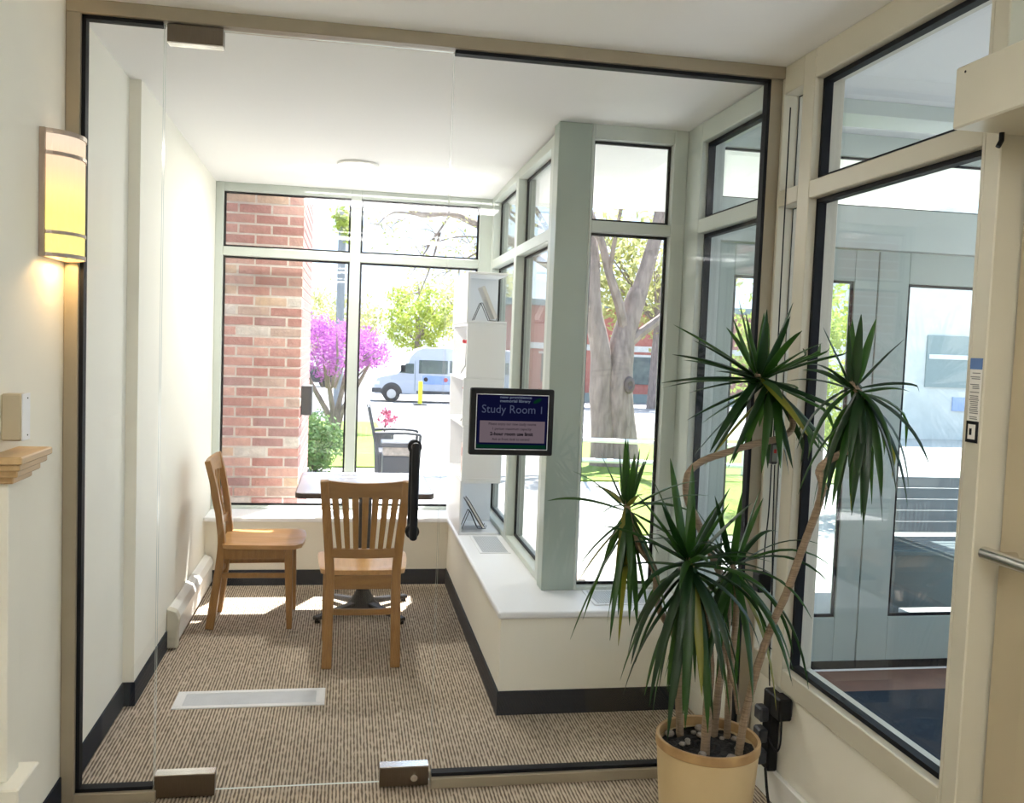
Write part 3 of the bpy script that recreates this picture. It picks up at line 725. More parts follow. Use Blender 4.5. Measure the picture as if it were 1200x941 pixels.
text_obj('library_name', 'memorial library', M['screen_head'], .0135, (.513, yt, 1.3555), sg, align='LEFT', bold=.0003, width=.106)
text_obj('notice', 'Please enjoy our new study rooms', M['screen_dark'], .0125, (.559, yt-.0006, 1.2765), sg, width=.165)
text_obj('notice', '1 person maximum capacity', M['screen_dark'], .0125, (.557, yt-.0006, 1.2600), sg, width=.135)
text_obj('notice', '2-hour room use limit', M['screen_dark'], .0160, (.557, yt-.0006, 1.2410), sg, bold=.0006, width=.150)
text_obj('notice', 'Ask at front desk to extend', M['screen_dark'], .0125, (.555, yt-.0006, 1.2240), sg, width=.130)
lf = MB(); P = []
for i in range(13): a = PI*i/12; P.append((.644+.016*math.cos(a), .006*math.sin(a)*1.0))
for i in range(1, 12): a = PI+PI*i/12; P.append((.644+.016*math.cos(a), .006*math.sin(a)))
c_, s_ = math.cos(.5), math.sin(.5)
P = [(.644+(x-.644)*c_-z*s_, 1.3625+(x-.644)*s_+z*c_) for x, z in P]
lf.prism(P, 'y', yt-.0004, yt); lf.build('leaf_emblem', M['screen_green'], sg)

# ------------------------------------------------------------------ hall left wall
sc = thing('wall_sconce', (XL, 2.96, 1.755), 'half-round wall sconce with bronze bands glowing yellow', 'wall lamp')
cy, hw, dep = 2.962, .112, .092
def arc(k, n=18, f=1.0): return [(XL+.002+dep*k*math.sin(PI*i/n)*f, cy-hw*k*math.cos(PI*i/n)) for i in range(n+1)]
def shell(z0, z1, k0, k1, mm, nm):
    m = MB(); o_ = arc(k1); i_ = arc(k0)
    for j in range(len(o_)-1):
        q = [o_[j], o_[j+1], i_[j+1], i_[j]]
        m.hexa([(x, y, z0) for x, y in q] + [(x, y, z1) for x, y in q])
    m.sm = [False]*len(m.f); return m.build(nm, mm, sc)
shell(1.765, 2.112, .93, .96, M['sshade'], 'shade')
for z0, z1 in ((1.756, 1.768), (1.822, 1.832), (2.047, 2.058), (2.108, 2.121)): shell(z0, z1, .955, 1.0, M['sconce_metal'], 'band')
box('back_plate', M['sconce_metal'], XL+.0005, XL+.016, cy-hw-.004, cy+hw+.004, 1.755, 2.121, sc)
for z in (1.87,):
    l = bpy.data.lights.new('sconce_lamp', 'POINT'); l.energy = 1.0; l.color = (1, .62, .25); l.shadow_soft_size = .02
    o = bpy.data.objects.new('sconce_lamp', l); COL.objects.link(o); o.location = (XL+.048, cy, 1.80)

wb = thing('wall_switch_box', (XL, 2.59, 1.257), 'small beige control box on the left hall wall', 'switch')
box('housing', M['beige'], XL+.001, XL+.050, 2.56, 2.612, 1.252, 1.375, wb, .004)
box('front_plate', M['white'], XL+.0503, XL+.053, 2.562, 2.622, 1.252, 1.376, wb, .001)
for zz in (1.265, 1.363):
    m = MB(); m.cyl((XL+.053, 2.60, zz), (XL+.0545, 2.60, zz), .002, 8); m.build('screw', M['black'], wb)

pl = thing('pilaster', (XL, 2.56, 0), 'cream pilaster with a stepped pale oak cap against the left wall', 'pilaster')
box('shaft', M['wall'], XL+.001, -.856, 2.535, 2.62, .351, 1.145, pl, .002)
box('plinth', M['wall'], XL+.001, -.815, 2.49, 2.66, 0, .350, pl, .004)
for z0, z1, xx, y0, y1 in ((1.146, 1.166, -.838, 2.515, 2.66), (1.166, 1.186, -.820, 2.49, 2.67), (1.186, 1.204, -.806, 2.465, 2.68), (1.204, 1.224, -.796, 2.45, 2.69)):
    box('cap_board', M['capwood'], XL+.001, xx, y0, y1, z0+.0002, z1, pl, .003)

# ------------------------------------------------------------------ potted dracaena
PX, PY = 1.145, 2.655
pt = thing('potted_dracaena', (PX, PY, 0), 'tall multi-stemmed dracaena in a yellowed round pot by the glass', 'plant')
m = MB(); m.lathe([(.001, 0), (.128, 0), (.134, .01), (.150, .20), (.160, .335), (.160, .345), (.152, .345), (.148, .30), (.001, .295)], (PX, PY, 0), 56); m.build('pot', M['pot'], pt)
m = MB(); m.lathe([(.1603, .318), (.1622, .320), (.1622, .346), (.160, .349), (.1515, .347), (.1495, .318)], (PX, PY, 0), 56); m.build('pot_rim', M['potrim'], pt)
n, vs, fs = 22, [], []
for j in range(n+1):
    for i in range(n):
        a = 2*PI*i/n; rr = .149*j/n; vs.append((PX+rr*math.cos(a), PY+rr*math.sin(a), .303+.012*random.random()))
for j in range(n):
    for i in range(n): a = j*n+i; b = j*n+(i+1) % n; fs.append((a, b, b+n, a+n))
m = MB(); m.add(vs, fs, 0, True); m.build('soil', M['soil'], pt)
for k in range(16):
    a, rr = random.random()*2*PI, .05+.085*random.random(); s_ = .008+.010*random.random()
    c = (PX+rr*math.cos(a), PY+rr*math.sin(a), .318)
    m = MB(); m.lathe([(.001, -.6*s_), (.8*s_, -.4*s_), (s_, 0), (.75*s_, .42*s_), (.001, .6*s_)], c, 9); m.build('pebble', M['pebble'], pt)

CANES = {
 'C': ([(1.091, 2.752, .30), (1.064, 2.719, .496), (1.038, 2.687, .64), (.962, 2.654, .76), (.931, 2.622, .886), (.872, 2.6, .962), (.839, 2.6, 1.042), (.825, 2.6, 1.106)], .0125, .009),
 'D': ([(1.12, 2.613, .30), (1.106, 2.579, .468), (1.093, 2.545, .613), (1.054, 2.511, .78), (1.009, 2.5, .886), (.989, 2.5, .962)], .0150, .010),
 'E': ([(1.239, 2.72, .30), (1.214, 2.668, .511), (1.199, 2.615, .72), (1.18, 2.58, .837), (1.158, 2.58, .929)], .0115, .008),
 'A': ([(1.202, 2.743, .30), (1.21, 2.737, .485), (1.222, 2.731, .656), (1.218, 2.725, .783), (1.166, 2.719, .885), (1.122, 2.713, .966), (1.088, 2.708, 1.033), (1.054, 2.702, 1.098), (1.051, 2.696, 1.167), (1.091, 2.69, 1.211), (1.166, 2.684, 1.24), (1.262, 2.68, 1.271), (1.347, 2.68, 1.292), (1.385, 2.68, 1.328), (1.367, 2.68, 1.392), (1.309, 2.68, 1.452), (1.252, 2.68, 1.491)], .0130, .0095),
 'B': (None, .0125, .009),
}
# fifth cane leans towards the viewer: its measured direction scaled to its own depth
Bm = [(1.218, 2.586, .30), (1.223, 2.573, .418), (1.238, 2.56, .535), (1.252, 2.548, .624), (1.283, 2.535, .744), (1.315, 2.522, .841), (1.345, 2.51, .958), (1.366, 2.497, 1.044), (1.382, 2.484, 1.118), (1.382, 2.471, 1.176), (1.362, 2.458, 1.218), (1.382, 2.45, 1.249), (1.437, 2.45, 1.278), (1.492, 2.45, 1.317), (1.513, 2.45, 1.365), (1.484, 2.45, 1.432), (1.437, 2.45, 1.483)]
CANES['B'] = ([(x*k, y*k, 1.55+(z-1.55)*k) for (x, y, z), k in zip(Bm, [1-.105*min(1, i/10) for i in range(17)])], .0125, .009)

def leaf_mesh(base, az, el, L, g, wmax, twist=0, n=9):
    d = Vector((math.cos(az)*math.cos(el), math.sin(az)*math.cos(el), math.sin(el))); p = Vector(base)
    side0 = Vector((-math.sin(az), math.cos(az), 0)); vs = []; fs = []
    for i in range(n+1):
        t = i/n; w_ = wmax*1.45*(min(1, .45+t*3.2))*max(.02, (1-t**2.2))**.75
        s = (side0 - d*side0.dot(d)).normalized(); up = s.cross(d)
        tw = twist*t; s2 = s*math.cos(tw)+up*math.sin(tw); u2 = d.cross(s2)
        if u2.dot(up) < 0: u2 = -u2
        for q, hh in ((-1, .22), (0, 0), (1, .22)):
            v = p + s2*w_*.5*q + up*w_*hh*abs(q)
            v.x = min(v.x, 1.452); v.z = max(v.z, .32 if (v.x-PX)**2+(v.y-PY)**2 < .03 else .01); vs.append(v)
        p = p + d*(L/n); d = (d + Vector((0, 0, -1))*g*(1.2/n)*(.35+t)).normalized()
    for i in range(n):
        a = i*3; fs += [(a, a+1, a+4, a+3), (a+1, a+2, a+5, a+4)]
    return vs, fs

HEADS = {   # tiers: count, elevation range, length range, sag, width
 'A': [(8, 50, 80, .20, .28, .15, .021), (13, 10, 45, .26, .33, .4, .022), (19, -40, 8, .29, .35, .35, .023), (14, -78, -40, .27, .34, .4, .022)],
 'B': [(6, 50, 80, .15, .20, .3, .018), (6, 10, 45, .17, .24, .8, .017), (9, -30, 5, .22, .28, 2.6, .019), (24, -80, -35, .26, .34, 2.6, .019)],
 'C': [(8, 50, 82, .15, .21, .2, .017), (9, -10, 35, .20, .27, .6, .015), (6, -50, -15, .20, .26, .8, .015), (16, -85, -55, .28, .40, 1.2, .017)],
 'D': [(10, 42, 80, .20, .30, .35, .022), (14, 0, 38, .22, .30, .8, .019), (12, -45, -5, .28, .36, 2.2, .021), (26, -80, -45, .36, .48, 2.0, .022)],
 'E': [(6, 50, 78, .20, .27, .3, .016), (12, 5, 45, .26, .36, 1.4, .014), (20, -70, -10, .30, .46, 2.4, .017)],
}
rl = random.Random(21)
for key, (path, r0, r1) in CANES.items():
    P = smooth_path(path, 5); nP = len(P)
    rad = [(r0+(r1-r0)*i/(nP-1))*(1+.05*math.sin(i*2.7)) for i in range(nP)]
    m = MB(); m.tube(P, rad, 10); cane = m.build('cane', M['bark'], pt)
    tip, axis = P[-1], (P[-1]-P[-4]).normalized()
    for ti, (cnt, e0, e1, l0, l1, g, wd) in enumerate(HEADS[key]):
        for k in range(cnt):
            az = 2*PI*(k+.5*rl.random()+.37*ti)/cnt*1.0 + ti*1.3 + rl.uniform(-.25, .25)
            el = math.radians(rl.uniform(e0, e1)); L = rl.uniform(l0, l1)
            back = (.015 if ti == 0 else .012+.05*rl.random()*(ti)/2)
            base = tip - axis*back + Vector((math.cos(az), math.sin(az), 0))*.006
            vs, fs = leaf_mesh(base, az, el, L, g*rl.uniform(.7, 1.3), wd*rl.uniform(.85, 1.12), rl.uniform(-.7, .7))
            m = MB(); m.add(vs, fs, 0, True)
            u = rl.random(); mm = M['leafB'] if (u > .6 or key == 'C') else M['leafA']  # cane C always gets lighter leaves: its backlight is put into the colour
            if u < .05 and ti >= 2 or (key == 'C' and u < .22): mm = M['leafC']
            m.build('leaf', mm, cane, sharp=80)
m = MB(); m.tube([(1.236, 2.200, 1.205), (1.224, 2.198, 1.238), (1.218, 2.196, 1.262)], [.010, .008, .006], 8); m.build('pruned_stub', M['bark'], pt)
m = MB(); m.tube([(1.218, 2.60, .44), (1.190, 2.575, .535), (1.160, 2.55, .585), (1.135, 2.53, .66)], [.008, .0075, .007, .005], 8); m.build('side_shoot', M['bark'], pt)

# ------------------------------------------------------------------ cords and adapters by the right wall
def cord(par, pts, r_):
    m = MB(); m.tube(smooth_path(pts, 5), r_, 8); return m.build('cord', M['black'], par)
ti = thing('plug_in_timer', (1.466, 2.962, 1.17), 'small grey inline timer with a red button hanging on the cord', 'timer')
box('body', M['darkgrey'], 1.452, 1.478, 2.948, 2.984, 1.172, 1.248, ti, .006)
box('keypad', M['siding'], 1.4535, 1.4715, 2.9455, 2.9478, 1.182, 1.240, ti, .001)
box('button', M['red'], 1.458, 1.467, 2.9438, 2.9454, 1.212, 1.226, ti)
cord(ti, [(1.468, 2.985, 2.40), (1.467, 2.982, 1.9), (1.466, 2.976, 1.55), (1.465, 2.968, 1.252)], .0025)
ad = thing('power_adapter', (1.466, 2.98, .715), 'black plug adapter on the frame behind the upper leaves', 'adapter')
box('body', M['black'], 1.436, 1.486, 2.962, 3.014, .715, .782, ad, .004); box('prong_plate', M['darkgrey'], 1.4865, 1.4888, 2.970, 3.006, .725, .772, ad)
cord(ad, [(1.462, 2.966, 1.170), (1.462, 2.968, 1.0), (1.455, 2.968, .88), (1.458, 2.974, .79)], .0025)
ad = thing('power_adapter', (1.468, 2.83, .32), 'black wall-wart adapter under the hall window sill', 'adapter')
box('body', M['black'], 1.452, 1.500, 2.790, 2.860, .322, .398, ad, .005); box('prong_plate', M['darkgrey'], 1.5005, 1.5045, 2.80, 2.85, .335, .385, ad)
cord(ad, [(1.470, 2.958, 1.170), (1.473, 2.952, .95), (1.478, 2.940, .72), (1.474, 2.925, .5), (1.468, 2.90, .405)], .0025)
ps = thing('power_strip', (1.46, 2.86, .10), 'black power strip with bundled cords low on the right wall', 'power strip')
box('body', M['black'], 1.462, 1.500, 2.872, 2.932, .11, .390, ps, .006)
for k in range(3): box('plug', M['darkgrey'], 1.428, 1.4618, 2.875, 2.929, .135+.075*k, .185+.075*k, ps, .006)

cord(ps, [(1.46, 2.79, .35), (1.45, 2.765, .31), (1.445, 2.76, .25), (1.45, 2.80, .22), (1.46, 2.87, .235)], .003)
cord(ps, [(1.455, 2.872, .125), (1.44, 2.80, .03), (1.435, 2.7, .006), (1.44, 2.45, .006), (1.46, 2.2, .006)], .005)

# ================================================================== OUTSIDE
def G(y): return -.10-.027*(y-6.1)
def ground(nm, m_, poly, dz, label, cat, kind='structure'):
    vs = [(x, y, G(y)+dz) for x, y in poly] + [(x, y, G(y)+dz-.3) for x, y in poly]; n = len(poly)
    mb = MB(); mb.add(vs, [tuple(range(n)), tuple(range(2*n-1, n-1, -1))] + [(i, i+n, (i+1) % n+n, (i+1) % n) for i in range(n)])
    o = mb.build(nm, m_); return tag(o, label, cat, kind=kind)
ground('ground', M['concrete'], [(-60, 4.3), (60, 4.3), (60, 24), (-60, 24)], -.004, 'pale concrete paving outside the windows', 'paving')
ground('road', M['asphalt'], [(-90, 24), (90, 24), (90, 120), (-90, 120)], -.004, 'light grey road and car park beyond the paving', 'road')
ground('lawn', M['lawn'], [(-6, 13.3), (.55, 13.3), (.80, 16.2), (.75, 24), (-.2, 24.0), (-6, 23.5)], .02, 'bright green lawn strip outside the far window', 'lawn')
ground('lawn', M['lawn'], [(2.9, 12.0), (7.5, 12.0), (9.5, 20), (4.6, 20)], .02, 'bright green grass around the big tree', 'lawn')
ground('lawn', M['lawn'], [(2.6, 8.0), (4.1, 8.0), (8.6, 18), (5.3, 18)], .012, 'narrow green verge beyond the vestibule doors', 'lawn')

# brick pier with individual bricks
rb = random.Random(5)
bp = thing('brick_pier', (-.75, 6.9, -.12), 'weathered red brick pier filling the left of the far window', 'brick pier')
X1, Y0 = -.320, 6.35
box('core', M['mortar'], -1.25, X1-.007, Y0+.007, 7.9, -.15, 3.7, bp)
CH, BH, BL, BW = .0677, .053, .201, .090
def bmesh_brick(lx, ly):
    m = MB(); e = .003
    m.box(-lx/2, lx/2, -ly/2, ly/2, -BH/2, BH/2); return m
proto = {}
def brick(cx, cy, cz, lx, ly):
    u = rb.random(); hz = 0 if cz > 1.5 else .1
    i = rb.choice([0, 0, 1, 1, 2, 2, 3, 4, 0, 1] + ([5, 6, 4] if u > .5 else [3]))
    key = (lx, ly, i)
    if key not in proto:
        me = bpy.data.meshes.new('brick'); m = bmesh_brick(lx, ly); me.from_pydata(m.v, [], m.f); me.materials.append(M['brick%d' % i])
        proto[key] = me
    o = bpy.data.objects.new('brick', proto[key]); COL.objects.link(o); o.parent = bp
    o.location = Vector((cx+rb.uniform(-.0015, .0015), cy+rb.uniform(-.002, .002), cz+rb.uniform(-.001, .001))) - ORG[bp.name]
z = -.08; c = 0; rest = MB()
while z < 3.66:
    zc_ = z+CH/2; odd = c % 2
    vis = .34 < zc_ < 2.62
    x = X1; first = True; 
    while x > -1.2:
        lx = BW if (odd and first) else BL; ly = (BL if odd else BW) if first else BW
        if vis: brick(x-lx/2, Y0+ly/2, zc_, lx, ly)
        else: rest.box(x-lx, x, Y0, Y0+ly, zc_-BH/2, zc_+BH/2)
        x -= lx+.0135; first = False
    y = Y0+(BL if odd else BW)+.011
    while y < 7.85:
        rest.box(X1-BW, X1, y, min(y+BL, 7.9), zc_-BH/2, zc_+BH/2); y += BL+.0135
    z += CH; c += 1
rest.build('bricks', M['brick3'], bp, kind='stuff')  # one darker tint, chosen to offset the sunlight on the side face
wl = thing('wall_light', (-.29, 6.62, 1.0), 'dark grey box light on the side of the brick pier', 'outdoor light')
box('housing', M['darkgrey'], X1+.001, -.246, 6.53, 6.72, 1.01, 1.215, wl, .004); box('lens', M['grille'], -.306, -.258, 6.54, 6.71, 1.006, 1.0098, wl)

# trees
def branch(m, p, d, L, r0, depth, rnd, spread=.6, tips=None, up=.1, n=5):
    pts = [Vector(p)]; d = Vector(d).normalized()
    for i in range(n):
        d = (d + Vector((rnd.uniform(-1, 1), rnd.uniform(-1, 1), rnd.uniform(-1, 1)))*.16 + Vector((0, 0, up*.3))).normalized()
        pts.append(pts[-1]+d*L/n)
    m.tube(pts, [r0*(1-.55*i/n) for i in range(n+1)], 7 if depth > 1 else 5, cap=False)
    if depth <= 0:
        if tips is not None: tips += pts[1:]
        return
    for k in range(3 if depth > 1 else 4):
        i = rnd.randint(2, n); a = Vector((rnd.uniform(-1, 1), rnd.uniform(-1, 1), rnd.uniform(-.5, 1))).normalized()
        nd = (d + a*spread).normalized()
        branch(m, pts[i], nd, L*rnd.uniform(.5, .75), r0*(1-.55*i/n)*.6, depth-1, rnd, spread, tips, up, n)
def leaves(m, centers, n, spread, size, rnd, flat=1.0):
    for k in range(n):
        c = Vector(rnd.choice(centers)) + Vector((rnd.gauss(0, spread), rnd.gauss(0, spread), rnd.gauss(0, spread*flat)))
        u = Vector((rnd.uniform(-1, 1), rnd.uniform(-1, 1), rnd.uniform(-1, 1))).normalized(); v = u.orthogonal().normalized(); s_ = size*rnd.uniform(.5, 1.2)
        m.add([c-u*s_, c+v*s_*.5, c+u*s_, c-v*s_*.5], [(0, 1, 2, 3)])
def ellipsoid_pts(c, r, n, rnd):
    out = []
    while len(out) < n:
        v = Vector((rnd.uniform(-1, 1), rnd.uniform(-1, 1), rnd.uniform(-1, 1)))
        if v.length < 1 and v.length > .25: out.append(Vector((c[0]+v.x*r[0], c[1]+v.y*r[1], c[2]+v.z*r[2])))
    return out

# redbud
rd = random.Random(3)
t = thing('redbud_tree', (-.28, 20, G(20)), 'magenta flowering redbud tree outside the far window', 'tree')
m = MB()
for dx, tx, ty in ((-.12, -.75, .1), (-.02, -.25, -.3), (.05, .25, .2), (.12, .75, 0)):
    b = Vector((-.28+dx*.5, 20, G(20)-.02)); m.tube([b, b+Vector((dx*.8, 0, .5)), b+Vector((dx*1.5+tx*.25, ty*.3, .95)), b+Vector((tx, ty, 1.7))], [.075, .060, .05, .022], 8)
for k in range(16):
    a = rd.uniform(0, 2*PI); m.tube([(-.28+.25*math.cos(a), 20+.25*math.sin(a), .5), (-.1+.6*math.cos(a), 20+.6*math.sin(a), 1.1), (-.05+.95*math.cos(a), 20+.9*math.sin(a), 1.25+rd.uniform(-.3, .5))], [.022, .015, .006], 5)
m.build('trunk', M['bark2'], t)
m = MB(); cc = ellipsoid_pts((-.25, 20, 1.32), (1.05, .9, .58), 130, rd) + ellipsoid_pts((-.55, 20, 1.65), (.55, .6, .36), 50, rd)+ellipsoid_pts((.45, 20, 1.25), (.42, .5, .26), 36, rd)
leaves(m, cc, 6500, .075, .042, rd); m.build('blossom', M['blossom'], t, kind='stuff')

# shrub
t = thing('shrub', (-.42, 12.7, G(12.7)), 'pale green leafy shrub below the redbud beside the brick pier', 'shrub')
m = MB(); m2 = MB(); cc = ellipsoid_pts((-.45, 12.7, .12), (.46, .45, .38), 80, rd)
for k in range(12): p = rd.choice(cc); m2.tube([(-.42, 12.7, G(12.7)-.02), ((-.42+p.x)/2, (12.7+p.y)/2, p.z*.5-.1), p], [.012, .008, .004], 5)
leaves(m, cc, 3500, .06, .040, rd); m2.build('stems', M['twig'], t); m.build('foliage', M['shrub'], t, kind='stuff')

# big old tree by the corner window, limbs reaching over the far window
rt = random.Random(11)
t = thing('old_tree', (4.2, 14, G(14)), 'big old tree with a forked trunk and knot outside the corner window', 'tree')
m = MB(); tips = []; gz = G(14)-.05
m.tube(smooth_path([(4.32, 14, gz), (4.30, 14, .2), (4.22, 14, .75), (4.22, 14, 1.3), (4.30, 14.05, 1.8), (4.52, 14.1, 2.5)], 4), [.36, .32, .29, .27, .26, .25, .25, .25, .25, .24, .24, .23, .22, .22, .21, .20, .19, .18, .17, .16, .15], 16)
m.tube(smooth_path([(4.02, 13.95, gz), (3.98, 13.95, .3), (3.92, 13.95, .9), (3.88, 13.9, 1.5), (3.72, 13.9, 2.2), (3.70, 13.9, 2.9)], 4), [.24, .22, .20, .19, .185, .18, .18, .18, .18, .17, .17, .165, .16, .155, .15, .14, .135, .13, .12, .11, .10], 14)
trunk = m; lim = MB()
for p, d, L, r0 in (((4.5, 14.1, 2.4), (.35, 0, 1), 2.6, .14), ((3.72, 13.9, 2.8), (-.1, .1, 1), 2.6, .10), ((4.22, 14, 1.5), (.9, .1, .9), 2.2, .09), ((4.3, 14, 1.8), (-.3, -.3, 1), 2.5, .09), ((3.78, 13.9, 2.0), (-.6, -.2, .9), 2.0, .08)):
    branch(lim, p, d, L, r0, 2, rt, .75, tips, .1)
# the long limb reaching left across the far window
limb = smooth_path([(3.74, 13.9, 2.4), (3.1, 13.9, 2.75), (2.3, 13.9, 3.18), (1.85, 13.9, 3.36), (1.45, 13.9, 3.50), (1.0, 13.9, 3.45), (.72, 13.9, 3.62), (.4, 13.9, 3.85), (.05, 13.9, 4.05)], 3)
lim.tube(limb, [.085-.065*i/(len(limb)-1) for i in range(len(limb))], 7)
for a, b in (((1.85, 13.9, 3.36), (2.15, 13.8, 2.55)), ((1.45, 13.9, 3.48), (.85, 13.8, 2.5)), ((1.7, 13.9, 3.4), (1.45, 14, 3.95)), ((1.0, 13.9, 3.44), (.35, 13.9, 3.25)), ((2.3, 13.9, 3.15), (1.0, 13.8, 2.95)), ((1.9, 13.9, 2.95), (1.35, 13.8, 2.55)), ((2.1, 13.9, 2.9), (2.6, 13.9, 3.2)), ((.72, 13.9, 3.6), (.3, 13.9, 3.62)), ((2.0, 13.9, 3.3), (2.05, 13.9, 4.0)), ((1.45, 13.9, 3.5), (.55, 13.9, 3.72)), ((1.3, 13.9, 3.2), (1.0, 13.9, 2.2))):
    A, B_ = Vector(a), Vector(b); q = (A+B_)/2+Vector((rt.uniform(-.08, .08), 0, rt.uniform(-.02, .12)))
    lim.tube(smooth_path([A, q, B_], 4), [.022-.002*i for i in range(9)], 5)
    for k in range(7):
        f_ = rt.uniform(.3, .95); s_ = A.lerp(B_, f_); e_ = s_+Vector((rt.uniform(-.45, .25), rt.uniform(-.2, .2), rt.uniform(-.35, .3))); lim.tube([s_, (s_+e_)/2+Vector((0, 0, .04)), e_], [.009, .006, .003], 4); tips.append(e_)
trunk.build('trunk', M['bark2'], t); lim.build('limbs', M['bark2'], t)
m = MB(); m.lathe([(.001, .0), (.03, .012), (.06, .035), (.10, .02), (.12, -.03)], (0, 0, 0), 16)
m.v = [(4.33+v[0]*.8, 13.745-v[2], 1.0+v[1]*1.15) for v in m.v]; m.build('knot', M['twig'], t)
m = MB(); leaves(m, tips, 5200, .17, .036, rt); m.build('spring_leaves', M['spring2'], t, kind='stuff')

# trees further back
def far_tree(nm, x, y, crown, r_, n, mm, label, size, trunk_r=.2, seed=1):
    q = random.Random(seed); t = thing(nm, (x, y, G(y)), label, 'tree')
    m = MB(); m.tube([(x, y, G(y)-.05), (x+.1, y, crown[2]*.5), (crown[0], crown[1], crown[2])], [trunk_r, trunk_r*.7, trunk_r*.3], 8)
    for k in range(10):
        a = q.uniform(0, 2*PI); m.tube([(x+.05, y, crown[2]*.55), (crown[0]+r_[0]*.7*math.cos(a), crown[1]+r_[1]*.7*math.sin(a), crown[2]+q.uniform(-.4, .6)*r_[2])], [trunk_r*.35, trunk_r*.08], 5)
    m.build('trunk', M['bark2'], t)
    m = MB(); cc = ellipsoid_pts(crown, r_, 160, q); leaves(m, cc, n, r_[0]*.10, size, q); m.build('foliage', mm, t, kind='stuff')
far_tree('bushy_tree', 3.7, 52, (3.7, 52, 2.9), (1.9, 1.6, 1.9), 4000, M['spring'], 'yellow-green bushy tree rising behind the white van', .13, .22, 4)
far_tree('bushy_tree', 8.3, 60, (8.3, 60, 4.0), (3.2, 2.6, 2.6), 3500, M['spring2'], 'pale tree behind the van, further right than the bushy one', .17, .25, 5)
far_tree('bushy_tree', -1.2, 62, (-1.2, 62, 2.6), (3.2, 2.4, 2.2), 3000, M['spring2'], 'pale tree low behind the redbud blossom', .17, .25, 6)
far_tree('garden_tree', 5.05, 9.5, (5.05, 9.5, 1.45), (.85, .8, 1.15), 5000, M['spring'], 'yellow-green tree seen through the left entrance door', .05, .09, 8)
far_tree('garden_tree', 13.0, 38, (13.0, 38, 5.0), (3.6, 2.4, 2.6), 4000, M['spring2'], 'pale tree in front of the distant brick building', .20, .25, 9)
t = thing('utility_pole', (-.31, 30, G(30)), 'weathered utility pole with a leafy vine beyond the redbud', 'utility pole')
m = MB(); m.tube([(-.31, 30, G(30)-.1), (-.31, 30, 5.6)], [.15, .12], 10); m.build('shaft', M['pole'], t)
m = MB(); cc = [Vector((-.3+rd.gauss(0, .15), 30+rd.gauss(0, .1), 5.3+rd.gauss(0, .45))) for k in range(40)]; leaves(m, cc, 700, .10, .09, rd); m.build('vine', M['spring'], t, kind='stuff')
m = MB(); m.box(-1.2, .6, 29.95, 30.05, 4.0, 4.12); m.build('crossarm', M['pole'], t)

# van
VY, gz = 38.0, G(38.5)
t = thing('van', (4.2, 39, gz), 'white shuttle van with dark windows parked across the road', 'van')
V = lambda u, h: (1.05+u, gz+h)
prof = [(0.02, .36), (0, .62), (.06, .84), (.16, 1.02), (.95, 1.20), (1.18, 1.38), (1.42, 1.72), (1.50, 1.95), (1.75, 2.20), (2.05, 2.30), (6.3, 2.30), (6.4, 2.15), (6.4, .42), (6.2, .36)]
m = MB(); m.prism([V(*p) for p in prof], 'y', VY, VY+2.1); m.build('body', M['vanbody'], t, bevel=.04, seg=2)
def vp(nm, poly, mm, k=1, par=None): m = MB(); m.prism([V(*p) for p in poly], 'y', VY-.012*k, VY+.02); return m.build(nm, mm, par or t)
vp('cab_window', [(1.02, 1.23), (1.30, 1.62), (1.62, 1.62), (1.62, 1.20)], M['vanglass'])
vp('side_window', [(1.82, 1.22), (1.82, 1.78), (3.02, 1.78), (3.02, 1.22)], M['vanglass']); vp('side_window', [(3.10, 1.28), (3.10, 1.78), (4.2, 1.78), (4.2, 1.28)], M['vanglass']); vp('side_window', [(4.28, 1.28), (4.28, 1.78), (5.6, 1.78), (5.6, 1.28)], M['vanglass'])
vp('blue_band', [(1.98, .78), (1.98, 1.14), (4.9, 1.14), (4.9, .78)], M['vanblue'])
for u, mm in ((2.12, 'book_d'), (2.95, 'red')):
    m = MB(); m.cyl((1.05+u, VY-.02, gz+.98), (1.05+u, VY-.013, gz+.98), .09, 16); m.build('round_logo', M[mm], t)
vp('sill_step', [(1.75, .38), (1.75, .50), (3.3, .50), (3.3, .38)], M['darkgrey'], 3); vp('bumper', [(-.08, .40), (-.08, .58), (.30, .58), (.30, .40)], M['darkgrey'], 2)
vp('door_seam', [(1.66, .5), (1.66, 1.75), (1.685, 1.75), (1.685, .5)], M['siding'])
vp('headlamp', [(.03, .72), (.06, .86), (.22, .88), (.22, .72)], M['grille'])
m = MB(); m.box(2.12, 2.30, VY-.28, VY-.02, gz+1.28, gz+1.55); m.build('mirror', M['black'], t)
for u in (.72, 5.0):
    for yy in (VY-.03, VY+1.9):
        m = MB(); m.cyl((1.05+u, yy, gz+.35), (1.05+u, yy+.24, gz+.35), .35, 24); wh = m.build('wheel', M['tyre'], t)
        m = MB(); m.cyl((1.05+u, yy-.02, gz+.35), (1.05+u, yy-.001, gz+.35), .19, 16); m.build('hub_cap', M['hub'], wh)
    vp('wheel_arch', [(u+.44*math.cos(a), .36+.46*math.sin(a)) for a in [PI*i/10 for i in range(11)]] + [(u-.38*math.cos(PI-a), .36+.38*math.sin(a)) for a in [PI*i/10 for i in range(10, -1, -1)] if False] , M['darkgrey'], .6)

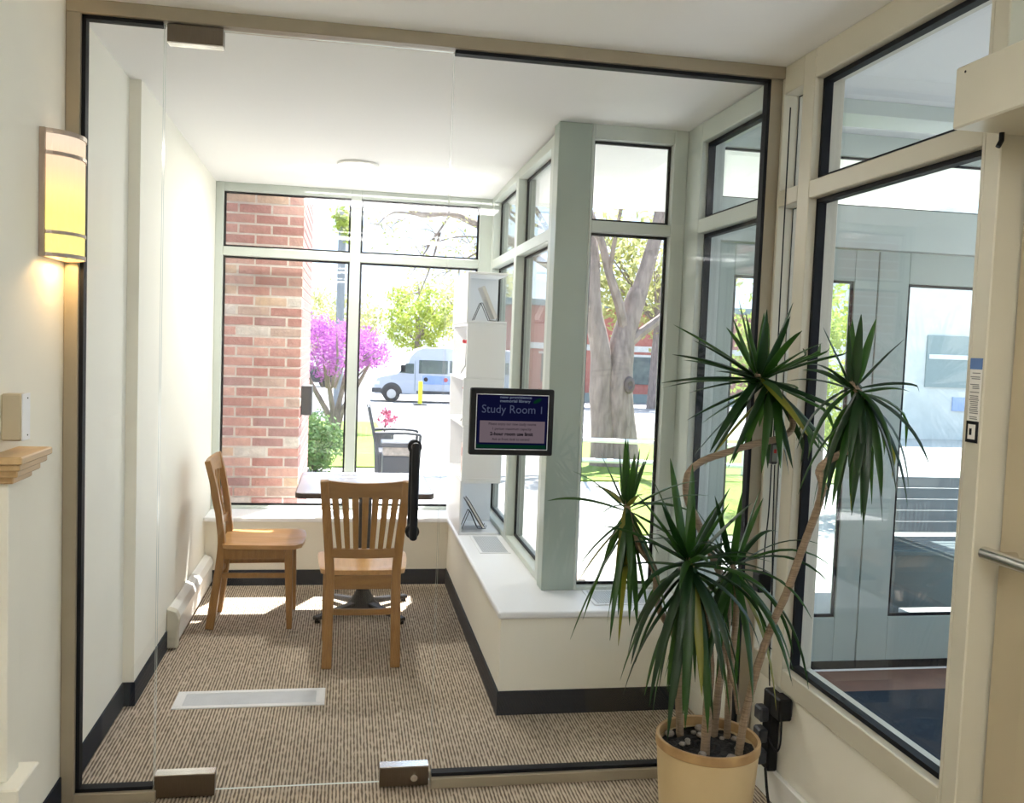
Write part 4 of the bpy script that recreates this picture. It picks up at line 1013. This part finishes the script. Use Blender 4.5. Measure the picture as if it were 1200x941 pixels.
t = thing('bollard', (2.75, 35.3, G(35.3)), 'yellow delineator post in front of the van', 'bollard')
m = MB(); m.cyl((2.75, 35.3, G(35.3)+.05), (2.75, 35.3, G(35.3)+.92), .085, 14); m.build('post', M['yellow'], t)
m = MB(); m.box(2.5, 3.0, 35.05, 35.55, G(35.3), G(35.3)+.055); m.build('foot', M['darkgrey'], t)
t = thing('parked_car', (-2.9, 60, G(60)), 'dark parked car just visible behind the redbud trunks', 'car')
gy = G(60); m = MB(); m.prism([(-4.9, gy+.3), (-4.9, gy+.75), (-4.2, gy+.9), (-3.7, gy+1.4), (-2.3, gy+1.4), (-1.7, gy+.92), (-.75, gy+.8), (-.7, gy+.3)], 'y', 59.2, 60.9); m.build('body', M['darkgrey'], t, bevel=.05)
m = MB(); m.prism([(-4.0, gy+.92), (-3.62, gy+1.32), (-2.4, gy+1.32), (-1.95, gy+.94)], 'y', 59.18, 59.21); m.build('window', M['vanglass'], t)
for u in (-4.1, -1.5):
    m = MB(); m.cyl((u, 59.15, gy+.33), (u, 59.4, gy+.33), .33, 18); m.build('wheel', M['tyre'], t)

# garden armchair, planter, pot of flowers
gy = G(11.5); cx, cy = .62, 11.5
t = thing('garden_armchair', (cx, cy, gy), 'dark metal garden armchair on the paving beyond the far window', 'armchair')
K = M['darkgrey']
m = MB(); m.box(cx-.24, cx+.24, cy-.24, cy+.24, gy+.40, gy+.43); m.build('seat', K, t)
for s_ in (-1, 1):
    m = MB(); m.tube([(cx-.20, cy+s_*.25, gy), (cx-.24, cy+s_*.25, gy+.42), (cx-.36, cy+s_*.25, gy+.98)], .02, 8); m.build('rear_leg', K, t)
    m = MB(); m.tube(smooth_path([(cx+.25, cy+s_*.26, gy), (cx+.27, cy+s_*.26, gy+.55), (cx+.22, cy+s_*.26, gy+.66), (cx-.28, cy+s_*.26, gy+.66)], 4), .018, 8); m.build('arm', K, t)
m = MB(); m.hexa([(cx-.255, cy-.24, gy+.46), (cx-.235, cy-.24, gy+.46), (cx-.235, cy+.24, gy+.46), (cx-.255, cy+.24, gy+.46), (cx-.37, cy-.24, gy+.98), (cx-.35, cy-.24, gy+.98), (cx-.35, cy+.24, gy+.98), (cx-.37, cy+.24, gy+.98)]); m.build('back_mesh', K, t)
gy = G(10.6)
t = thing('planter_box', (.57, 10.6, gy), 'dark square planter with a brown band outside the far window', 'planter')
m = MB(); m.box(.41, .73, 10.45, 10.75, gy, gy+.46); m.build('base', K, t, bevel=.01)
m = MB(); m.box(.415, .725, 10.455, 10.745, gy+.462, gy+.56); m.build('band', M['pebble'], t)
m = MB(); m.box(.39, .75, 10.43, 10.77, gy+.562, gy+.62); m.build('lid', M['darkgrey'], t, bevel=.01)
gy = G(12.6)
t = thing('flower_pot', (.50, 12.6, gy), 'pot of pink flowers behind the garden armchair', 'flower pot')
m = MB(); m.lathe([(.001, 0), (.11, 0), (.14, .55), (.12, .55), (.001, .5)], (.50, 12.6, gy), 18); m.build('pot', K, t)
m = MB(); leaves(m, ellipsoid_pts((.54, 12.6, gy+.76), (.12, .12, .12), 40, rd), 260, .02, .026, rd); m.build('flowers', M['pink'], t, kind='stuff')
m = MB(); m.tube([(.50, 12.6, gy+.5), (.52, 12.6, gy+.72)], [.015, .010], 6); m.build('stem', M['twig'], t)

# far brick building
t = thing('brick_building', (16, 46, G(46)), 'long red brick building beyond the big tree', 'building')
gy = G(45)
box('wall', M['farbrick'], 8, 26, 45, 52, gy, 3.6, t); box('stone_ledge', M['stone'], 8, 26, 44.9, 45, 1.45, 1.75, t); box('plinth', M['siding'], 8, 26, 44.92, 45, gy, gy+.45, t)
box('roof', M['siding'], 7.6, 26.4, 44.6, 52.4, 3.6, 3.9, t)
for k in range(4):
    f_ = box('window', M['vanglass'], 9.5+4*k, 11.3+4*k, 44.94, 45.0, -.2, 1.2, t); box('window_frame', M['stone'], 9.35+4*k, 11.45+4*k, 44.96, 45.0, 1.2, 1.32, f_)
# low white railing by the tree
t = thing('pipe_railing', (4.1, 12.9, G(12.9)), 'low white pipe railing in front of the big tree', 'railing')
for zz in (.20, -.10):
    m = MB(); m.tube([(2.9, 12.9, zz+.03), (6.0, 12.9, zz-.04)], .035, 8); m.build('rail', M['plastic_w'], t)
for x in (2.95, 5.9):
    m = MB(); m.tube([(x, 12.9, G(12.9)-.02), (x, 12.9, .24)], .03, 8); m.build('post', M['plastic_w'], t)

# pale building seen through the right entrance door
t = thing('stone_building', (16.5, 23, G(22)), 'pale stone building seen through the right entrance door', 'building')
box('wall', M['stone'], 12.9, 21, 22, 26, G(22), 5.6, t)
f_ = box('window', M['siding'], 15.05, 17.2, 21.95, 22.0, .87, 2.24, t); box('shutter_bar', M['grille'], 15.1, 17.15, 21.92, 21.95, 1.62, 1.74, f_)
f_ = box('window', M['vanblue'], 15.9, 17.2, 21.95, 22.0, .25, .62, t); box('mullion', M['white'], 16.5, 16.58, 21.92, 21.95, .25, .62, f_)
# dark bench outside the right door
t = thing('slatted_bench', (3.75, 5.2, -.06), 'dark bench with slatted seat and solid skirt outside the right entrance door', 'bench')
gy = G(5.2)
for k in range(6): box('seat_slat', M['bench'], 3.30, 4.7, 5.00+.075*k, 5.06+.075*k, .36, .39, t, .003)
for k in range(5): box('back_slat', M['bench'], 3.30, 4.7, 5.46, 5.48, .41+.075*k, .481+.075*k, t, .003)
box('skirt', M['bench'], 3.365, 4.615, 5.065, 5.08, .02, .355, t, .002)
for x in (3.34, 4.64):
    box('leg', M['bench'], x-.02, x+.02, 5.02, 5.06, gy, .358, t); box('leg', M['bench'], x-.02, x+.02, 5.485, 5.525, gy, .84, t)
    m = MB(); m.sweep([(x, 5.03, .02), (x, 5.50, .34)], (.03, .03)); m.build('brace', M['bench'], t)
